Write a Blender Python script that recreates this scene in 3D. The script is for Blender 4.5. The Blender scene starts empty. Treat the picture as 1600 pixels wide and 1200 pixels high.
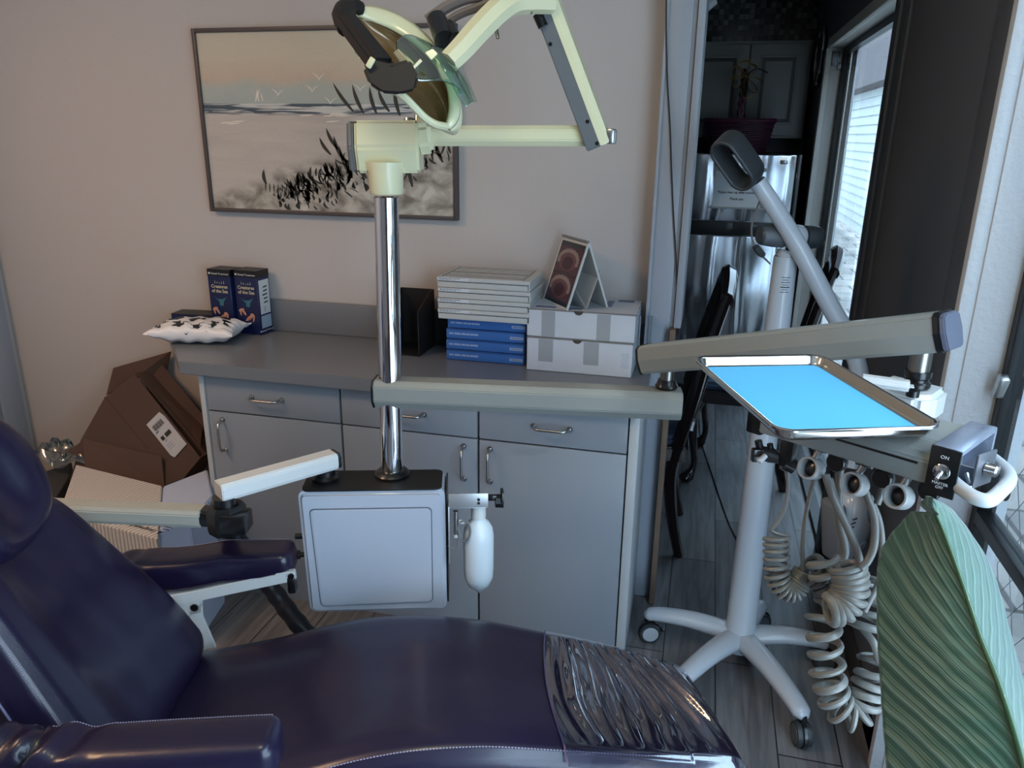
import bpy, bmesh, math, random
from mathutils import Vector, Matrix
random.seed(7)
R=math.radians; PI=math.pi
scene=bpy.context.scene; COL=scene.collection
V=Vector
# ---------------------------------------------------------------- camera model
F=1200.0; CAMH=1.5
def _n(v): v=V(v); v.normalize(); return v
_D=_n((755-800,4300-600,F)); _Y=_n((1118-800,215-600,F)); _Y=(_Y-_D*_Y.dot(_D)).normalized(); _Z=-_D; _X=_Y.cross(_Z)*1.0
_X=_Y.cross(_Z)
if _X.x<0: _X=-_X
CAM=V((0,0,CAMH))
def ray(x,y):
    c=_n((x-800,y-600,F)); return V((_X.dot(c),_Y.dot(c),_Z.dot(c)))
YAW=R(17.5); CY,SY=math.cos(YAW),math.sin(YAW)
def at(x,y,X=None,Y=None,Z=None,d=None,v=None):
    """world point on a known plane (X/Y/Z = const, chair-frame v = const) or at distance d along the optical axis"""
    r=ray(x,y)
    if X is not None: return CAM+r*((X-CAM.x)/r.x)
    if Y is not None: return CAM+r*((Y-CAM.y)/r.y)
    if Z is not None: return CAM+r*((Z-CAM.z)/r.z)
    if v is not None:
        n=V((-SY,CY,0)); return CAM+r*((v-n.dot(CAM))/n.dot(r))
    c=V(((x-800)/F*d,(y-600)/F*d,d)); return CAM+V((_X.dot(c),_Y.dot(c),_Z.dot(c)))
cam=bpy.data.objects.new('camera',bpy.data.cameras.new('camera')); COL.objects.link(cam)
# camera axes in world: right, up, back
right=V((_X.x,_Y.x,_Z.x)); down=V((_X.y,_Y.y,_Z.y)); fwd=V((_X.z,_Y.z,_Z.z))
m=Matrix((right,-down,-fwd)).transposed().to_4x4(); m.translation=CAM
cam.matrix_world=m; cam.data.sensor_width=36; cam.data.lens=36*F/1600; cam.data.clip_start=.02
scene.camera=cam
CH=Matrix.Rotation(YAW,4,'Z')          # dental chair frame
# ---------------------------------------------------------------- materials
def lin(c):
    c=c/255.; return c/12.92 if c<=.04045 else ((c+.055)/1.055)**2.4
def rgb(*c): return (lin(c[0]),lin(c[1]),lin(c[2]),1)
MATS={}
def nodes(name):
    m=bpy.data.materials.new(name); m.use_nodes=True; nt=m.node_tree
    return m,nt,nt.nodes['Principled BSDF']
def L(nt,a,b): nt.links.new(a,b)
def mat(name,col,rough=.5,metal=0,bump=0,bscale=200,var=0,vscale=8,coat=0,spec=.5,trans=0,bdist=.002):
    if name in MATS: return MATS[name]
    m,nt,b=nodes(name); c=rgb(*col)
    b.inputs['Base Color'].default_value=c; b.inputs['Roughness'].default_value=rough
    b.inputs['Metallic'].default_value=metal; b.inputs['Coat Weight'].default_value=coat
    b.inputs['Specular IOR Level'].default_value=spec; b.inputs['Transmission Weight'].default_value=trans
    tc=nt.nodes.new('ShaderNodeTexCoord')
    if var:
        n=nt.nodes.new('ShaderNodeTexNoise'); n.inputs['Scale'].default_value=vscale; n.inputs['Detail'].default_value=4
        L(nt,tc.outputs['Object'],n.inputs['Vector'])
        mx=nt.nodes.new('ShaderNodeMix'); mx.data_type='RGBA'
        mx.inputs[6].default_value=tuple(x*(1-var) for x in c[:3])+(1,); mx.inputs[7].default_value=tuple(min(1,x*(1+var)) for x in c[:3])+(1,)
        L(nt,n.outputs['Fac'],mx.inputs[0]); L(nt,mx.outputs[2],b.inputs['Base Color'])
    if bump:
        n=nt.nodes.new('ShaderNodeTexNoise'); n.inputs['Scale'].default_value=bscale; n.inputs['Detail'].default_value=3
        L(nt,tc.outputs['Object'],n.inputs['Vector'])
        bp=nt.nodes.new('ShaderNodeBump'); bp.inputs['Strength'].default_value=bump; bp.inputs['Distance'].default_value=bdist
        L(nt,n.outputs['Fac'],bp.inputs['Height']); L(nt,bp.outputs['Normal'],b.inputs['Normal'])
    MATS[name]=m; return m
def glassy(name,col,alpha,rough=.03,sheen=1):
    """clear sheet: mostly transparent with a glossy film"""
    m,nt,b=nodes(name); nt.nodes.remove(b); out=nt.nodes['Material Output']
    t=nt.nodes.new('ShaderNodeBsdfTransparent'); t.inputs[0].default_value=rgb(*col)
    g=nt.nodes.new('ShaderNodeBsdfGlossy'); g.inputs['Roughness'].default_value=rough; g.inputs[0].default_value=(1,1,1,1)
    f=nt.nodes.new('ShaderNodeFresnel'); f.inputs[0].default_value=1.5
    mt=nt.nodes.new('ShaderNodeMath'); mt.operation='MULTIPLY_ADD'; mt.inputs[1].default_value=sheen; mt.inputs[2].default_value=alpha
    mx=nt.nodes.new('ShaderNodeMixShader')
    gm=nt.nodes.new('ShaderNodeNewGeometry'); sb=nt.nodes.new('ShaderNodeMath'); sb.operation='SUBTRACT'; sb.inputs[0].default_value=1; L(nt,gm.outputs['Backfacing'],sb.inputs[1])
    ml=nt.nodes.new('ShaderNodeMath'); ml.operation='MULTIPLY'; L(nt,mt.outputs[0],ml.inputs[0]); L(nt,sb.outputs[0],ml.inputs[1])
    L(nt,f.outputs[0],mt.inputs[0]); L(nt,ml.outputs[0],mx.inputs[0]); L(nt,t.outputs[0],mx.inputs[1]); L(nt,g.outputs[0],mx.inputs[2]); L(nt,mx.outputs[0],out.inputs[0])
    MATS[name]=m; return m
# ---------------------------------------------------------------- mesh builder
def frame(o,x,y=None,z=None):
    """matrix with given origin and axes (z = x cross y when omitted)"""
    x=V(x).normalized()
    if z is None: y=V(y); z=x.cross(y).normalized(); y=z.cross(x)
    else: z=V(z); y=z.cross(x).normalized(); z=x.cross(y)
    mm=Matrix((x,y,z)).transposed().to_4x4(); mm.translation=V(o); return mm
def T3(x,y,z): return Matrix.Translation((x,y,z))
class G:
    def __init__(s,m=None): s.bm=bmesh.new(); s.m=m or Matrix(); s.uv=s.bm.loops.layers.uv.new('UVMap')
    def _add(s,t,mi=0,smooth=None,m=None):
        t.transform(s.m@(m or Matrix()))
        for f in t.faces: f.material_index=mi
        me=bpy.data.meshes.new('t'); t.to_mesh(me); t.free(); s.bm.from_mesh(me); bpy.data.meshes.remove(me); return s
    def box(s,c,sz,bev=0,seg=2,rot=None,mi=0,m=None):
        t=bmesh.new(); bmesh.ops.create_cube(t,size=1)
        for v in t.verts: v.co=V((v.co.x*sz[0],v.co.y*sz[1],v.co.z*sz[2]))
        if bev: bmesh.ops.bevel(t,geom=t.edges[:],offset=min(bev,min(sz)*.49),segments=seg,affect='EDGES',profile=.5)
        mm=Matrix.Translation(c)
        if rot is not None: mm=mm@(rot if isinstance(rot,Matrix) else Matrix.Rotation(rot,4,'Z'))
        return s._add(t,mi,m=(m@mm if m else mm))
    def bb(s,a,b,bev=0,seg=2,mi=0):
        a,b=V(a),V(b); return s.box((a+b)/2,[abs(b[i]-a[i]) for i in range(3)],bev,seg,mi=mi)
    def prism(s,poly,h,m=None,bev=0,seg=2,mi=0,z0=0):
        t=bmesh.new(); vs=[t.verts.new((p[0],p[1],z0)) for p in poly]; f=t.faces.new(vs)
        r=bmesh.ops.extrude_face_region(t,geom=[f]); 
        for v in r['geom']:
            if isinstance(v,bmesh.types.BMVert): v.co.z+=h
        bmesh.ops.recalc_face_normals(t,faces=t.faces[:])
        if bev: bmesh.ops.bevel(t,geom=[e for e in t.edges if e.is_manifold and e.calc_face_angle(0)>R(25)],offset=bev,segments=seg,affect='EDGES')
        return s._add(t,mi,m=m)
    def beam(s,p0,p1,w,h,bev=.008,up=(0,0,1),seg=2,mi=0,w1=None,h1=None):
        p0,p1=V(p0),V(p1); L_=(p1-p0).length; fr=frame(p0,(p1-p0),z=None,y=V(up).cross(p1-p0))
        t=bmesh.new(); bmesh.ops.create_cube(t,size=1)
        for v in t.verts:
            k=v.co.x+.5; ww=w+((w1 or w)-w)*k; hh=h+((h1 or h)-h)*k
            v.co=V((k*L_,v.co.y*ww,v.co.z*hh))
        if bev: bmesh.ops.bevel(t,geom=[e for e in t.edges if abs((e.verts[0].co-e.verts[1].co).x)>L_*.5] if seg==0 else t.edges[:],offset=bev,segments=max(seg,1),affect='EDGES')
        return s._add(t,mi,m=fr)
    def sect(s,p0,p1,poly,up=(0,0,1),mi=0,bev=0,cap0=True):
        """extrude a cross-section (y lateral, z up) from p0 to p1"""
        p0,p1=V(p0),V(p1); x=(p1-p0).normalized(); y=V(up).cross(x).normalized(); z=x.cross(y)
        mm=Matrix((y,z,x)).transposed().to_4x4(); mm.translation=p0
        return s.prism(poly,(p1-p0).length,m=mm,bev=bev,mi=mi)
    def tube(s,pts,r,n=10,closed=False,mi=0,asp=1,up0=None,caps=True):
        pts=[V(p) for p in pts]; N=len(pts); rr=r if isinstance(r,(list,tuple)) else [r]*N
        t=bmesh.new(); rings=[]; up=V(up0) if up0 else None
        for i,p in enumerate(pts):
            a=pts[(i-1)%N] if (closed or i>0) else p; b=pts[(i+1)%N] if (closed or i<N-1) else p
            tg=(b-a).normalized()
            if up is None: up=V((0,0,1)) if abs(tg.z)<.9 else V((1,0,0))
            x=up-tg*up.dot(tg)
            if x.length<1e-5: x=tg.orthogonal()
            x.normalize(); y=tg.cross(x); up=x
            rings.append([t.verts.new(p+(x*math.cos(2*PI*k/n)*asp+y*math.sin(2*PI*k/n))*rr[i]) for k in range(n)])
        for i in range(N if closed else N-1):
            A,B=rings[i],rings[(i+1)%N]
            for k in range(n): t.faces.new((A[k],A[(k+1)%n],B[(k+1)%n],B[k]))
        if caps and not closed:
            t.faces.new(rings[0][::-1]); t.faces.new(rings[-1])
        bmesh.ops.recalc_face_normals(t,faces=t.faces[:])
        return s._add(t,mi)
    def lathe(s,prof,o=(0,0,0),axis=(0,0,1),n=24,mi=0):
        z=V(axis).normalized(); x=z.orthogonal().normalized(); mm=frame(o,x,z=z); t=bmesh.new(); rings=[]
        for r,h in prof:
            rings.append([t.verts.new((max(r,1e-5)*math.cos(2*PI*k/n),max(r,1e-5)*math.sin(2*PI*k/n),h)) for k in range(n)])
        for A,B in zip(rings,rings[1:]):
            for k in range(n): t.faces.new((A[k],A[(k+1)%n],B[(k+1)%n],B[k]))
        t.faces.new(rings[0][::-1]); t.faces.new(rings[-1])
        bmesh.ops.remove_doubles(t,verts=t.verts[:],dist=1e-6)
        bmesh.ops.recalc_face_normals(t,faces=t.faces[:])
        return s._add(t,mi,m=mm)
    def cyl(s,p0,p1,r,n=20,bev=0,mi=0,r1=None):
        p0,p1=V(p0),V(p1); h=(p1-p0).length; r1=r1 if r1 is not None else r
        pr=[(0,0),(r,0),(r1,h),(0,h)] if not bev else [(0,0),(r-bev,0),(r,bev),(r1,h-bev),(r1-bev,h),(0,h)]
        return s.lathe(pr,p0,p1-p0,n,mi)
    def ell(s,c,sz,n=20,mi=0,rot=None):
        t=bmesh.new(); bmesh.ops.create_uvsphere(t,u_segments=n,v_segments=max(8,n//2),radius=1)
        mm=Matrix.Translation(c)@(rot or Matrix())@Matrix.Diagonal((sz[0],sz[1],sz[2],1)); return s._add(t,mi,m=mm)
    def grid(s,f,nu,nv,cu=False,cv=False,mi=0,th=0,flip=False):
        t=bmesh.new(); uvl=t.loops.layers.uv.new('UVMap'); P=[[f(i/(nu-(0 if cu else 1)),j/(nv-(0 if cv else 1))) for j in range(nv)] for i in range(nu)]
        vs=[[t.verts.new(P[i][j]) for j in range(nv)] for i in range(nu)]
        for i in range(nu if cu else nu-1):
            for j in range(nv if cv else nv-1):
                q=(vs[i][j],vs[(i+1)%nu][j],vs[(i+1)%nu][(j+1)%nv],vs[i][(j+1)%nv])
                try: fc=t.faces.new(q[::-1] if flip else q)
                except ValueError: continue
                us=[(i,j),(i+1,j),(i+1,j+1),(i,j+1)]
                if flip: us=us[::-1]
                for lp,(a,b) in zip(fc.loops,us): lp[uvl].uv=(a/max(1,nu-1),b/max(1,nv-1))
        if th:
            bmesh.ops.recalc_face_normals(t,faces=t.faces[:])
            bmesh.ops.solidify(t,geom=t.faces[:],thickness=th)
        return s._add(t,mi)
OFF={}
FACETED={'lower_arm','upper_arm','arm_end_cap','cap_face','control_head','hub','hub_end_cap','first_arm','arm_top_cover','second_arm','link_arm','mounting_box','lamp_bridge','bulb_shield'}
def _link(name,data,parent):
    o=bpy.data.objects.new(name,data); COL.objects.link(o)
    if parent is not None: o.parent=parent; OFF[o.name]=OFF[parent.name]
    return o
def obj(name,g,m,parent=None,label=None,ang=38,loc=None,flat=False):
    off=OFF[parent.name] if parent is not None else (V(loc) if loc is not None else None)
    if off is None:
        xs=[v.co for v in g.bm.verts]; lo=V([min(v[i] for v in xs) for i in range(3)]); hi=V([max(v[i] for v in xs) for i in range(3)])
        off=V(((lo.x+hi.x)/2,(lo.y+hi.y)/2,lo.z))
    g.bm.transform(Matrix.Translation(-off)); me=bpy.data.meshes.new(name); g.bm.to_mesh(me); g.bm.free()
    for x in (m if isinstance(m,(list,tuple)) else [m]): me.materials.append(x)
    if name in FACETED: ang=18
    if not flat:
        for p in me.polygons: p.use_smooth=True
        me.set_sharp_from_angle(angle=R(ang))
    o=_link(name,me,parent)
    if parent is None: o.location=off; OFF[o.name]=off.copy()
    if label: o['label']=label
    return o
def thing(name,label,cat,loc,group=None):
    o=bpy.data.objects.new(name,None); COL.objects.link(o); o.location=loc; o.empty_display_size=.05
    o['label']=label; o['category']=cat; OFF[o.name]=V(loc)
    if group: o['group']=group
    return o
def tag(o,label,cat,group=None):
    o['label']=label; o['category']=cat
    if group: o['group']=group
    return o
def struct(name,g,m,label=None,ang=38):
    o=obj(name,g,m,None,ang=ang); o['kind']='structure'
    if label: o['label']=label; 
    return o
def text(name,body,size,mm,m,parent,th=.0002,align='CENTER',sx=1,shear=0,bold=0):
    cu=bpy.data.curves.new('txt','FONT'); cu.body=body; cu.size=size; cu.align_x=align; cu.align_y='CENTER'; cu.extrude=th; cu.shear=shear; cu.offset=bold; cu.resolution_u=3
    t=bpy.data.objects.new('txt',cu); COL.objects.link(t); dg=bpy.context.evaluated_depsgraph_get(); dg.update()
    me=bpy.data.meshes.new_from_object(t.evaluated_get(dg)); bpy.data.objects.remove(t)
    me.transform(Matrix.Translation(-OFF[parent.name])@mm@Matrix.Diagonal((sx,1,1,1))); me.materials.clear(); me.materials.append(m); me.name=name
    return _link(name,me,parent)
def solid(o,th,off=-1):
    m_=o.modifiers.new('thickness','SOLIDIFY'); m_.thickness=th; m_.offset=off; m_.use_even_offset=False; return o
def kids(o): return [c for c in bpy.data.objects if c.parent==o]
def dup(root,dloc,label=None,group=None,rotz=None,parent=None):
    c=root.copy(); COL.objects.link(c)
    if parent is not None: c.parent=parent
    else:
        c.location=root.location+V(dloc)
        if rotz is not None: c.rotation_euler=(0,0,rotz)
        if label: c['label']=label
        if group: c['group']=group
    for ch in kids(root): dup(ch,(0,0,0),parent=c)
    return c
def bez(p,n):
    """catmull-rom through points"""
    p=[V(q) for q in p]; q=[p[0]*2-p[1]]+p+[p[-1]*2-p[-2]]; out=[]; segs=len(p)-1
    for i in range(n+1):
        t=i/n*segs; k=min(int(t),segs-1); t-=k; a,b,c,d=q[k:k+4]
        out.append(.5*((2*b)+(c-a)*t+(2*a-5*b+4*c-d)*t*t+(3*b-a-3*c+d)*t**3))
    return out
def lerpc(tab,x):
    if x<=tab[0][0]: return tab[0][1]
    for (a,b),(c,d) in zip(tab,tab[1:]):
        if x<=c:
            k=(x-a)/(c-a); return b+(d-b)*k
    return tab[-1][1]
def smc(tab,x):
    """smooth interpolation of a table of floats"""
    xs=[t[0] for t in tab]; ys=[t[1] for t in tab]; n=len(xs)
    if x<=xs[0]: return ys[0]
    if x>=xs[-1]: return ys[-1]
    k=max(i for i in range(n-1) if xs[i]<=x); h=xs[k+1]-xs[k]; t=(x-xs[k])/h
    def sl(i):
        if i==0: return (ys[1]-ys[0])/(xs[1]-xs[0])
        if i==n-1: return (ys[-1]-ys[-2])/(xs[-1]-xs[-2])
        return (ys[i+1]-ys[i-1])/(xs[i+1]-xs[i-1])
    a,b=sl(k)*h,sl(k+1)*h
    return (2*t**3-3*t*t+1)*ys[k]+(t**3-2*t*t+t)*a+(-2*t**3+3*t*t)*ys[k+1]+(t**3-t*t)*b
def rrect(w,h,r,n=6):
    out=[]
    for cx,cy,a0 in ((w/2-r,h/2-r,0),(-w/2+r,h/2-r,90),(-w/2+r,-h/2+r,180),(w/2-r,-h/2+r,270)):
        for k in range(n+1):
            a=R(a0+90*k/n); out.append((cx+r*math.cos(a),cy+r*math.sin(a)))
    return out
def screw(g,p,n,r=.004,mi=0):
    g.lathe([(0,0),(r,0),(r,.001),(r*.6,.0022),(0,.0024)],p,n,10,mi)
# ================================================================= the setting
M_wall=mat('wall paint',(184,177,174),.75,bump=.25,bscale=260)
M_dark=mat('charcoal wall paint',(92,94,100),.55,bump=.2,bscale=200)
M_trim=mat('grey trim paint',(150,156,166),.45,bump=.3,bscale=120)
M_white=mat('white frame paint',(205,208,212),.5,bump=.6,bscale=90,bdist=.003)
M_black=mat('black metal',(18,18,20),.4)
M_blackp=mat('black plastic',(14,14,16),.3,coat=.3)
M_raw=mat('raw wood',(112,92,78),.8,bump=.4,bscale=60,var=.2,vscale=20)
def floor_mat():
    m,nt,b=nodes('wood look floor tiles'); tc=nt.nodes.new('ShaderNodeTexCoord'); mp=nt.nodes.new('ShaderNodeMapping'); mp.inputs['Rotation'].default_value=(0,0,R(90)); mp.inputs['Location'].default_value=(.3,.105,0)
    L(nt,tc.outputs['Object'],mp.inputs[0])
    br=nt.nodes.new('ShaderNodeTexBrick'); br.inputs['Scale'].default_value=1; br.inputs['Brick Width'].default_value=.92; br.inputs['Row Height'].default_value=.155; br.inputs['Mortar Size'].default_value=.0022; br.offset=.37
    br.inputs['Color1'].default_value=rgb(100,99,101); br.inputs['Color2'].default_value=rgb(130,128,129); br.inputs['Mortar'].default_value=rgb(48,46,46)
    L(nt,mp.outputs[0],br.inputs['Vector'])
    n=nt.nodes.new('ShaderNodeTexNoise'); ms=nt.nodes.new('ShaderNodeMapping'); ms.inputs['Scale'].default_value=(26,2.2,1); L(nt,tc.outputs['Object'],ms.inputs[0]); L(nt,ms.outputs[0],n.inputs['Vector']); n.inputs['Scale'].default_value=1.6; n.inputs['Detail'].default_value=8; n.inputs['Distortion'].default_value=.7
    cr=nt.nodes.new('ShaderNodeValToRGB'); cr.color_ramp.elements[0].position=.33; cr.color_ramp.elements[0].color=(.42,.4,.4,1); cr.color_ramp.elements[1].position=.62; cr.color_ramp.elements[1].color=(1,1,1,1)
    L(nt,n.outputs['Fac'],cr.inputs[0]); mx=nt.nodes.new('ShaderNodeMix'); mx.data_type='RGBA'; mx.blend_type='MULTIPLY'; mx.inputs[0].default_value=.8
    L(nt,br.outputs['Color'],mx.inputs[6]); L(nt,cr.outputs[0],mx.inputs[7]); L(nt,mx.outputs[2],b.inputs['Base Color'])
    b.inputs['Roughness'].default_value=.38
    bp=nt.nodes.new('ShaderNodeBump'); bp.inputs['Strength'].default_value=.5; bp.inputs['Distance'].default_value=.002; L(nt,br.outputs['Fac'],bp.inputs['Height']); bp.invert=True; L(nt,bp.outputs[0],b.inputs['Normal'])
    return m
struct('floor',G().bb((-2.75,-2.6,-.1),(.75,5.4,0)),floor_mat())
struct('ceiling',G().bb((-2.75,-2.6,2.5),(.75,5.4,2.6)),mat('ceiling paint',(215,212,208),.8))
YB=2.42
struct('wall_back',G().bb((-2.67,YB,0),(-.16,YB+.12,2.5)),M_wall)
struct('wall_left',G().bb((-2.79,-2.6,0),(-2.67,YB+.12,2.5)),M_wall)
struct('wall_front',G().bb((-2.67,-2.72,0),(.75,-2.6,2.5)),M_wall)
struct('trim_1',G().bb((-2.67,2.29,0),(-2.645,2.385,2.5),.004).bb((-2.67,2.10,0),(-2.655,2.29,2.5),.002),M_trim)
# door post at the kitchen opening
g=G().bb((-.16,2.325,.001),(-.085,2.50,2.5),.004)
g.bb((-.160,2.320,.001),(-.150,2.326,2.5),.002)
struct('trim_2',g,M_trim)
struct('trim_3',G().bb((-.074,2.31,.95),(-.052,2.55,2.5),.004).bb((-.085,2.33,.001),(-.076,2.50,2.5)),M_trim)
struct('trim_4',G().bb((-.0835,2.285,.001),(-.066,2.34,.95),.002),M_raw)
struct('wall_kitchen_left',G().bb((-.9,YB+.12,0),(-.8,5.3,2.5)),M_dark)
# right wall: header, piers, low walls, openings to glass at X=.625
XW=.53; XG=.625
def rbox(g,y0,y1,z0,z1): return g.bb((XW,y0,z0),(XW+.15,y1,z1))
struct('wall_right',rbox(rbox(rbox(rbox(G(),-2.6,-.9,0,2.5),-.9,1.71,2.12,2.5),1.73,2.85,0,2.5),2.85,4.66,1.96,2.5),M_dark)
struct('wall_kitchen_right',rbox(G(),4.66,5.3,0,2.5),M_dark)
struct('wall_kitchen_far',G().bb((-.9,5.3,0),(.75,5.42,2.5)),M_dark)
# pilaster steps on the dark pier
struct('trim_5',G().bb((XW-.012,1.75,.0),(XW+.001,1.86,2.5),.003).bb((XW-.012,2.68,0),(XW+.001,2.79,2.5),.003).bb((XW-.02,2.79,0),(XW+.02,2.86,2.5),.003),mat('charcoal trim',(84,86,92),.5))
# near casing and textured white jamb facing the room
struct('trim_6',G().bb((XW-.022,1.705,.0),(XW+.012,1.732,2.2),.003),M_white)
struct('trim_7',G().bb((XW+.006,1.70,0),(XG+.05,1.735,2.12),.002),M_white)
struct('trim_8',G().bb((XW-.01,-.9,2.10),(XG+.05,1.72,2.14),.002),M_white)
# far window reveal
struct('trim_9',G().bb((XW-.008,4.60,0),(XW+.02,4.67,1.99),.003).bb((XW+.02,4.64,0),(XG+.05,4.67,1.97),.002).bb((XW-.008,2.85,1.945),(XW+.02,4.67,1.99),.003).bb((XW+.02,2.85,1.95),(XG+.05,4.66,1.975)),mat('weathered white paint',(214,208,200),.5,bump=.5,bscale=70,var=.06,vscale=6))
M_glass=glassy('window glass',(232,240,242),.02)
# windows: near glazed door, far glazed door
g=G()
g.bb((XG-.018,1.672,0.0),(XG+.02,1.700,2.10),.003); g.bb((XG-.018,-.9,.0),(XG+.02,-.86,2.10),.003)
g.bb((XG-.018,-.86,2.07),(XG+.02,1.672,2.10)); g.bb((XG-.018,-.86,.0),(XG+.02,1.672,.05)); g.bb((XG-.02,-.86,.722),(XG+.02,1.672,.752),.004)
w1=struct('window_1',g,M_black)
obj('pane',G().bb((XG-.003,-.86,.752),(XG+.003,1.672,2.07)),M_glass,w1); obj('pane',G().bb((XG-.003,-.86,.05),(XG+.003,1.672,.722)),M_glass,w1)
# diagonal wire lattice behind the glass
g=G(); s=.075
for sg in (1,-1):
    for k in range(-26,38):
        y0=-.2+k*s; 
        pts=[]
        for t in range(0,41):
            z=.05+t*.05; y=y0+sg*(z-1)*.75
            if -.2<y<1.67: pts.append((XG+.03,y,z))
        if len(pts)>1: g.tube([pts[0],pts[-1]],.0009,n=4)
obj('wire_lattice',g,mat('lattice wire',(120,124,130),.5,.5),w1)
obj('latch',G().box((XG-.025,1.668,1.03),(.02,.022,.05),.004,rot=Matrix.Rotation(R(25),4,'X')),mat('steel latch',(200,200,200),.3,1),w1)
g=G()
g.bb((XG-.018,4.60,0.0),(XG+.02,4.64,1.95),.003); g.bb((XG-.018,2.86,.0),(XG+.02,2.90,1.95),.003)
g.bb((XG-.018,2.9,1.92),(XG+.02,4.60,1.95)); g.bb((XG-.018,2.9,0),(XG+.02,4.6,.05))
w2=struct('window_2',g,M_black); obj('pane',G().bb((XG-.003,2.9,.05),(XG+.003,4.6,1.92)),M_glass,w2)
obj('curtain_edge',G().bb((XG+.025,4.44,.02),(XG+.035,4.60,1.94)),mat('white stile',(225,228,232),.6),w2)
struct('trim_10',G().bb((XW-.012,2.86,0),(XW+.03,4.60,.02)),M_black)       # black sill track
# baseboards
struct('baseboard_right',G().bb((XW-.012,1.735,0),(XW,2.78,.09),.003),mat('dark baseboard',(62,62,66),.5))
struct('baseboard_back',G().bb((-2.66,YB-.012,0),(-1.6,YB,.09),.003),M_trim)
# hinge plates at the window head
t=thing('door_closer','small steel bracket at the top corner of the kitchen window frame','bracket',(XW+.05,4.63,1.86))
obj('plate',G().box((XW+.045,4.632,1.90),(.04,.01,.07),.002).box((XW+.07,4.628,1.86),(.03,.01,.03),.002),mat('dull steel',(110,110,112),.4,.8),t)
obj('bolt',G().cyl((XW+.045,4.628,1.92),(XW+.045,4.618,1.92),.008).cyl((XW+.06,4.628,1.89),(XW+.06,4.618,1.89),.008),mat('dull steel',(110,110,112),.4,.8),t)
# ---------------- outdoors
def siding_mat():
    m,nt,b=nodes('white lap siding'); b.inputs['Base Color'].default_value=rgb(166,168,162); b.inputs['Roughness'].default_value=.6
    return m
g=G()
for k in range(16): g.sect((2.35,-3,.1+k*.135),(2.35,26,.1+k*.135),[(0,0),(.045,0),(.006,.137),(0,.137)])
struct('wall_neighbour',g,siding_mat())
struct('trim_11',G().bb((2.05,-3,2.24),(2.5,26,3.1)),mat('brown eave',(70,56,54),.7))
def pave():
    m,nt,b=nodes('outdoor pavers'); tc=nt.nodes.new('ShaderNodeTexCoord')
    n=nt.nodes.new('ShaderNodeTexNoise'); n.inputs['Scale'].default_value=3; n.inputs['Detail'].default_value=9; L(nt,tc.outputs['Object'],n.inputs['Vector'])
    br=nt.nodes.new('ShaderNodeTexBrick'); br.inputs['Scale'].default_value=1; br.inputs['Brick Width'].default_value=.42; br.inputs['Row Height'].default_value=.42; br.inputs['Mortar Size'].default_value=.012
    br.inputs['Color1'].default_value=rgb(176,168,160); br.inputs['Color2'].default_value=rgb(150,146,142); br.inputs['Mortar'].default_value=rgb(96,92,88); L(nt,tc.outputs['Object'],br.inputs['Vector'])
    mx=nt.nodes.new('ShaderNodeMix'); mx.data_type='RGBA'; mx.blend_type='OVERLAY'; mx.inputs[0].default_value=.8; L(nt,br.outputs['Color'],mx.inputs[6]); L(nt,n.outputs['Color'],mx.inputs[7]); L(nt,n.outputs['Fac'],mx.inputs[7]); L(nt,mx.outputs[2],b.inputs['Base Color']); b.inputs['Roughness'].default_value=.9
    return m
struct('ground_outside',G().bb((.75,-4,-.12),(12,26,-.02)),pave())
# ---------------- lights: sky, daylight at the glazed doors, warm ceiling fitting
w=bpy.data.worlds.new('world'); scene.world=w; w.use_nodes=True; nt=w.node_tree; bg=nt.nodes['Background']
bg.inputs[0].default_value=(.62,.78,1.0,1); bg.inputs[1].default_value=5.2
def area(name,loc,rot,sx,sy,e,col):
    l=bpy.data.lights.new(name,'AREA'); l.shape='RECTANGLE'; l.size=sx; l.size_y=sy; l.energy=e; l.color=col
    o=bpy.data.objects.new(name,l); COL.objects.link(o); o.location=loc; o.rotation_euler=rot; return o
for o in (area('sky_portal_near_door',(XG+.06,.4,1.08),(0,R(90),0),2.1,2.5,1,(1,1,1)),area('sky_portal_far_window',(XG+.06,3.75,1.0),(0,R(90),0),1.9,1.7,1,(1,1,1))):
    o.data.cycles.is_portal=True
area('daylight_near_door',(XG+.16,.05,1.08),(0,R(90),0),1.95,1.8,62,(.72,.83,1.0))
area('ceiling_light',(-2.1,.7,2.42),(0,0,0),.6,.6,15,(1.0,.62,.36))
area('task_light',(-.5,.6,2.44),(R(22),R(-6),0),.3,.3,5,(1.0,.88,.5))
f=thing('ceiling_light_fitting','square white ceiling light fitting above the room','lamp',(-2.1,.7,2.46))
obj('housing',G().box((-2.1,.7,2.475),(.66,.66,.05),.01),M_white,f)
f=thing('ceiling_light_fitting','small square ceiling light fitting above the dental chair','lamp',(-.5,.6,2.46))
obj('housing',G().box((-.5,.6,2.48),(.36,.36,.04),.01),M_white,f)
s=bpy.data.lights.new('sun','SUN'); s.energy=.8; s.angle=R(3); s.color=(1,.93,.82); so=bpy.data.objects.new('sun',s); COL.objects.link(so); so.rotation_euler=(R(28),R(32),R(20)); so.location=(0,0,6)
scene.view_settings.view_transform='Standard'; scene.view_settings.look='None'; scene.view_settings.gamma=1; scene.view_settings.exposure=0.62
try: scene.cycles.use_denoising=True; scene.cycles.max_bounces=8; scene.cycles.transparent_max_bounces=16; scene.cycles.caustics_reflective=False; scene.cycles.caustics_refractive=False
except Exception: pass
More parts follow.
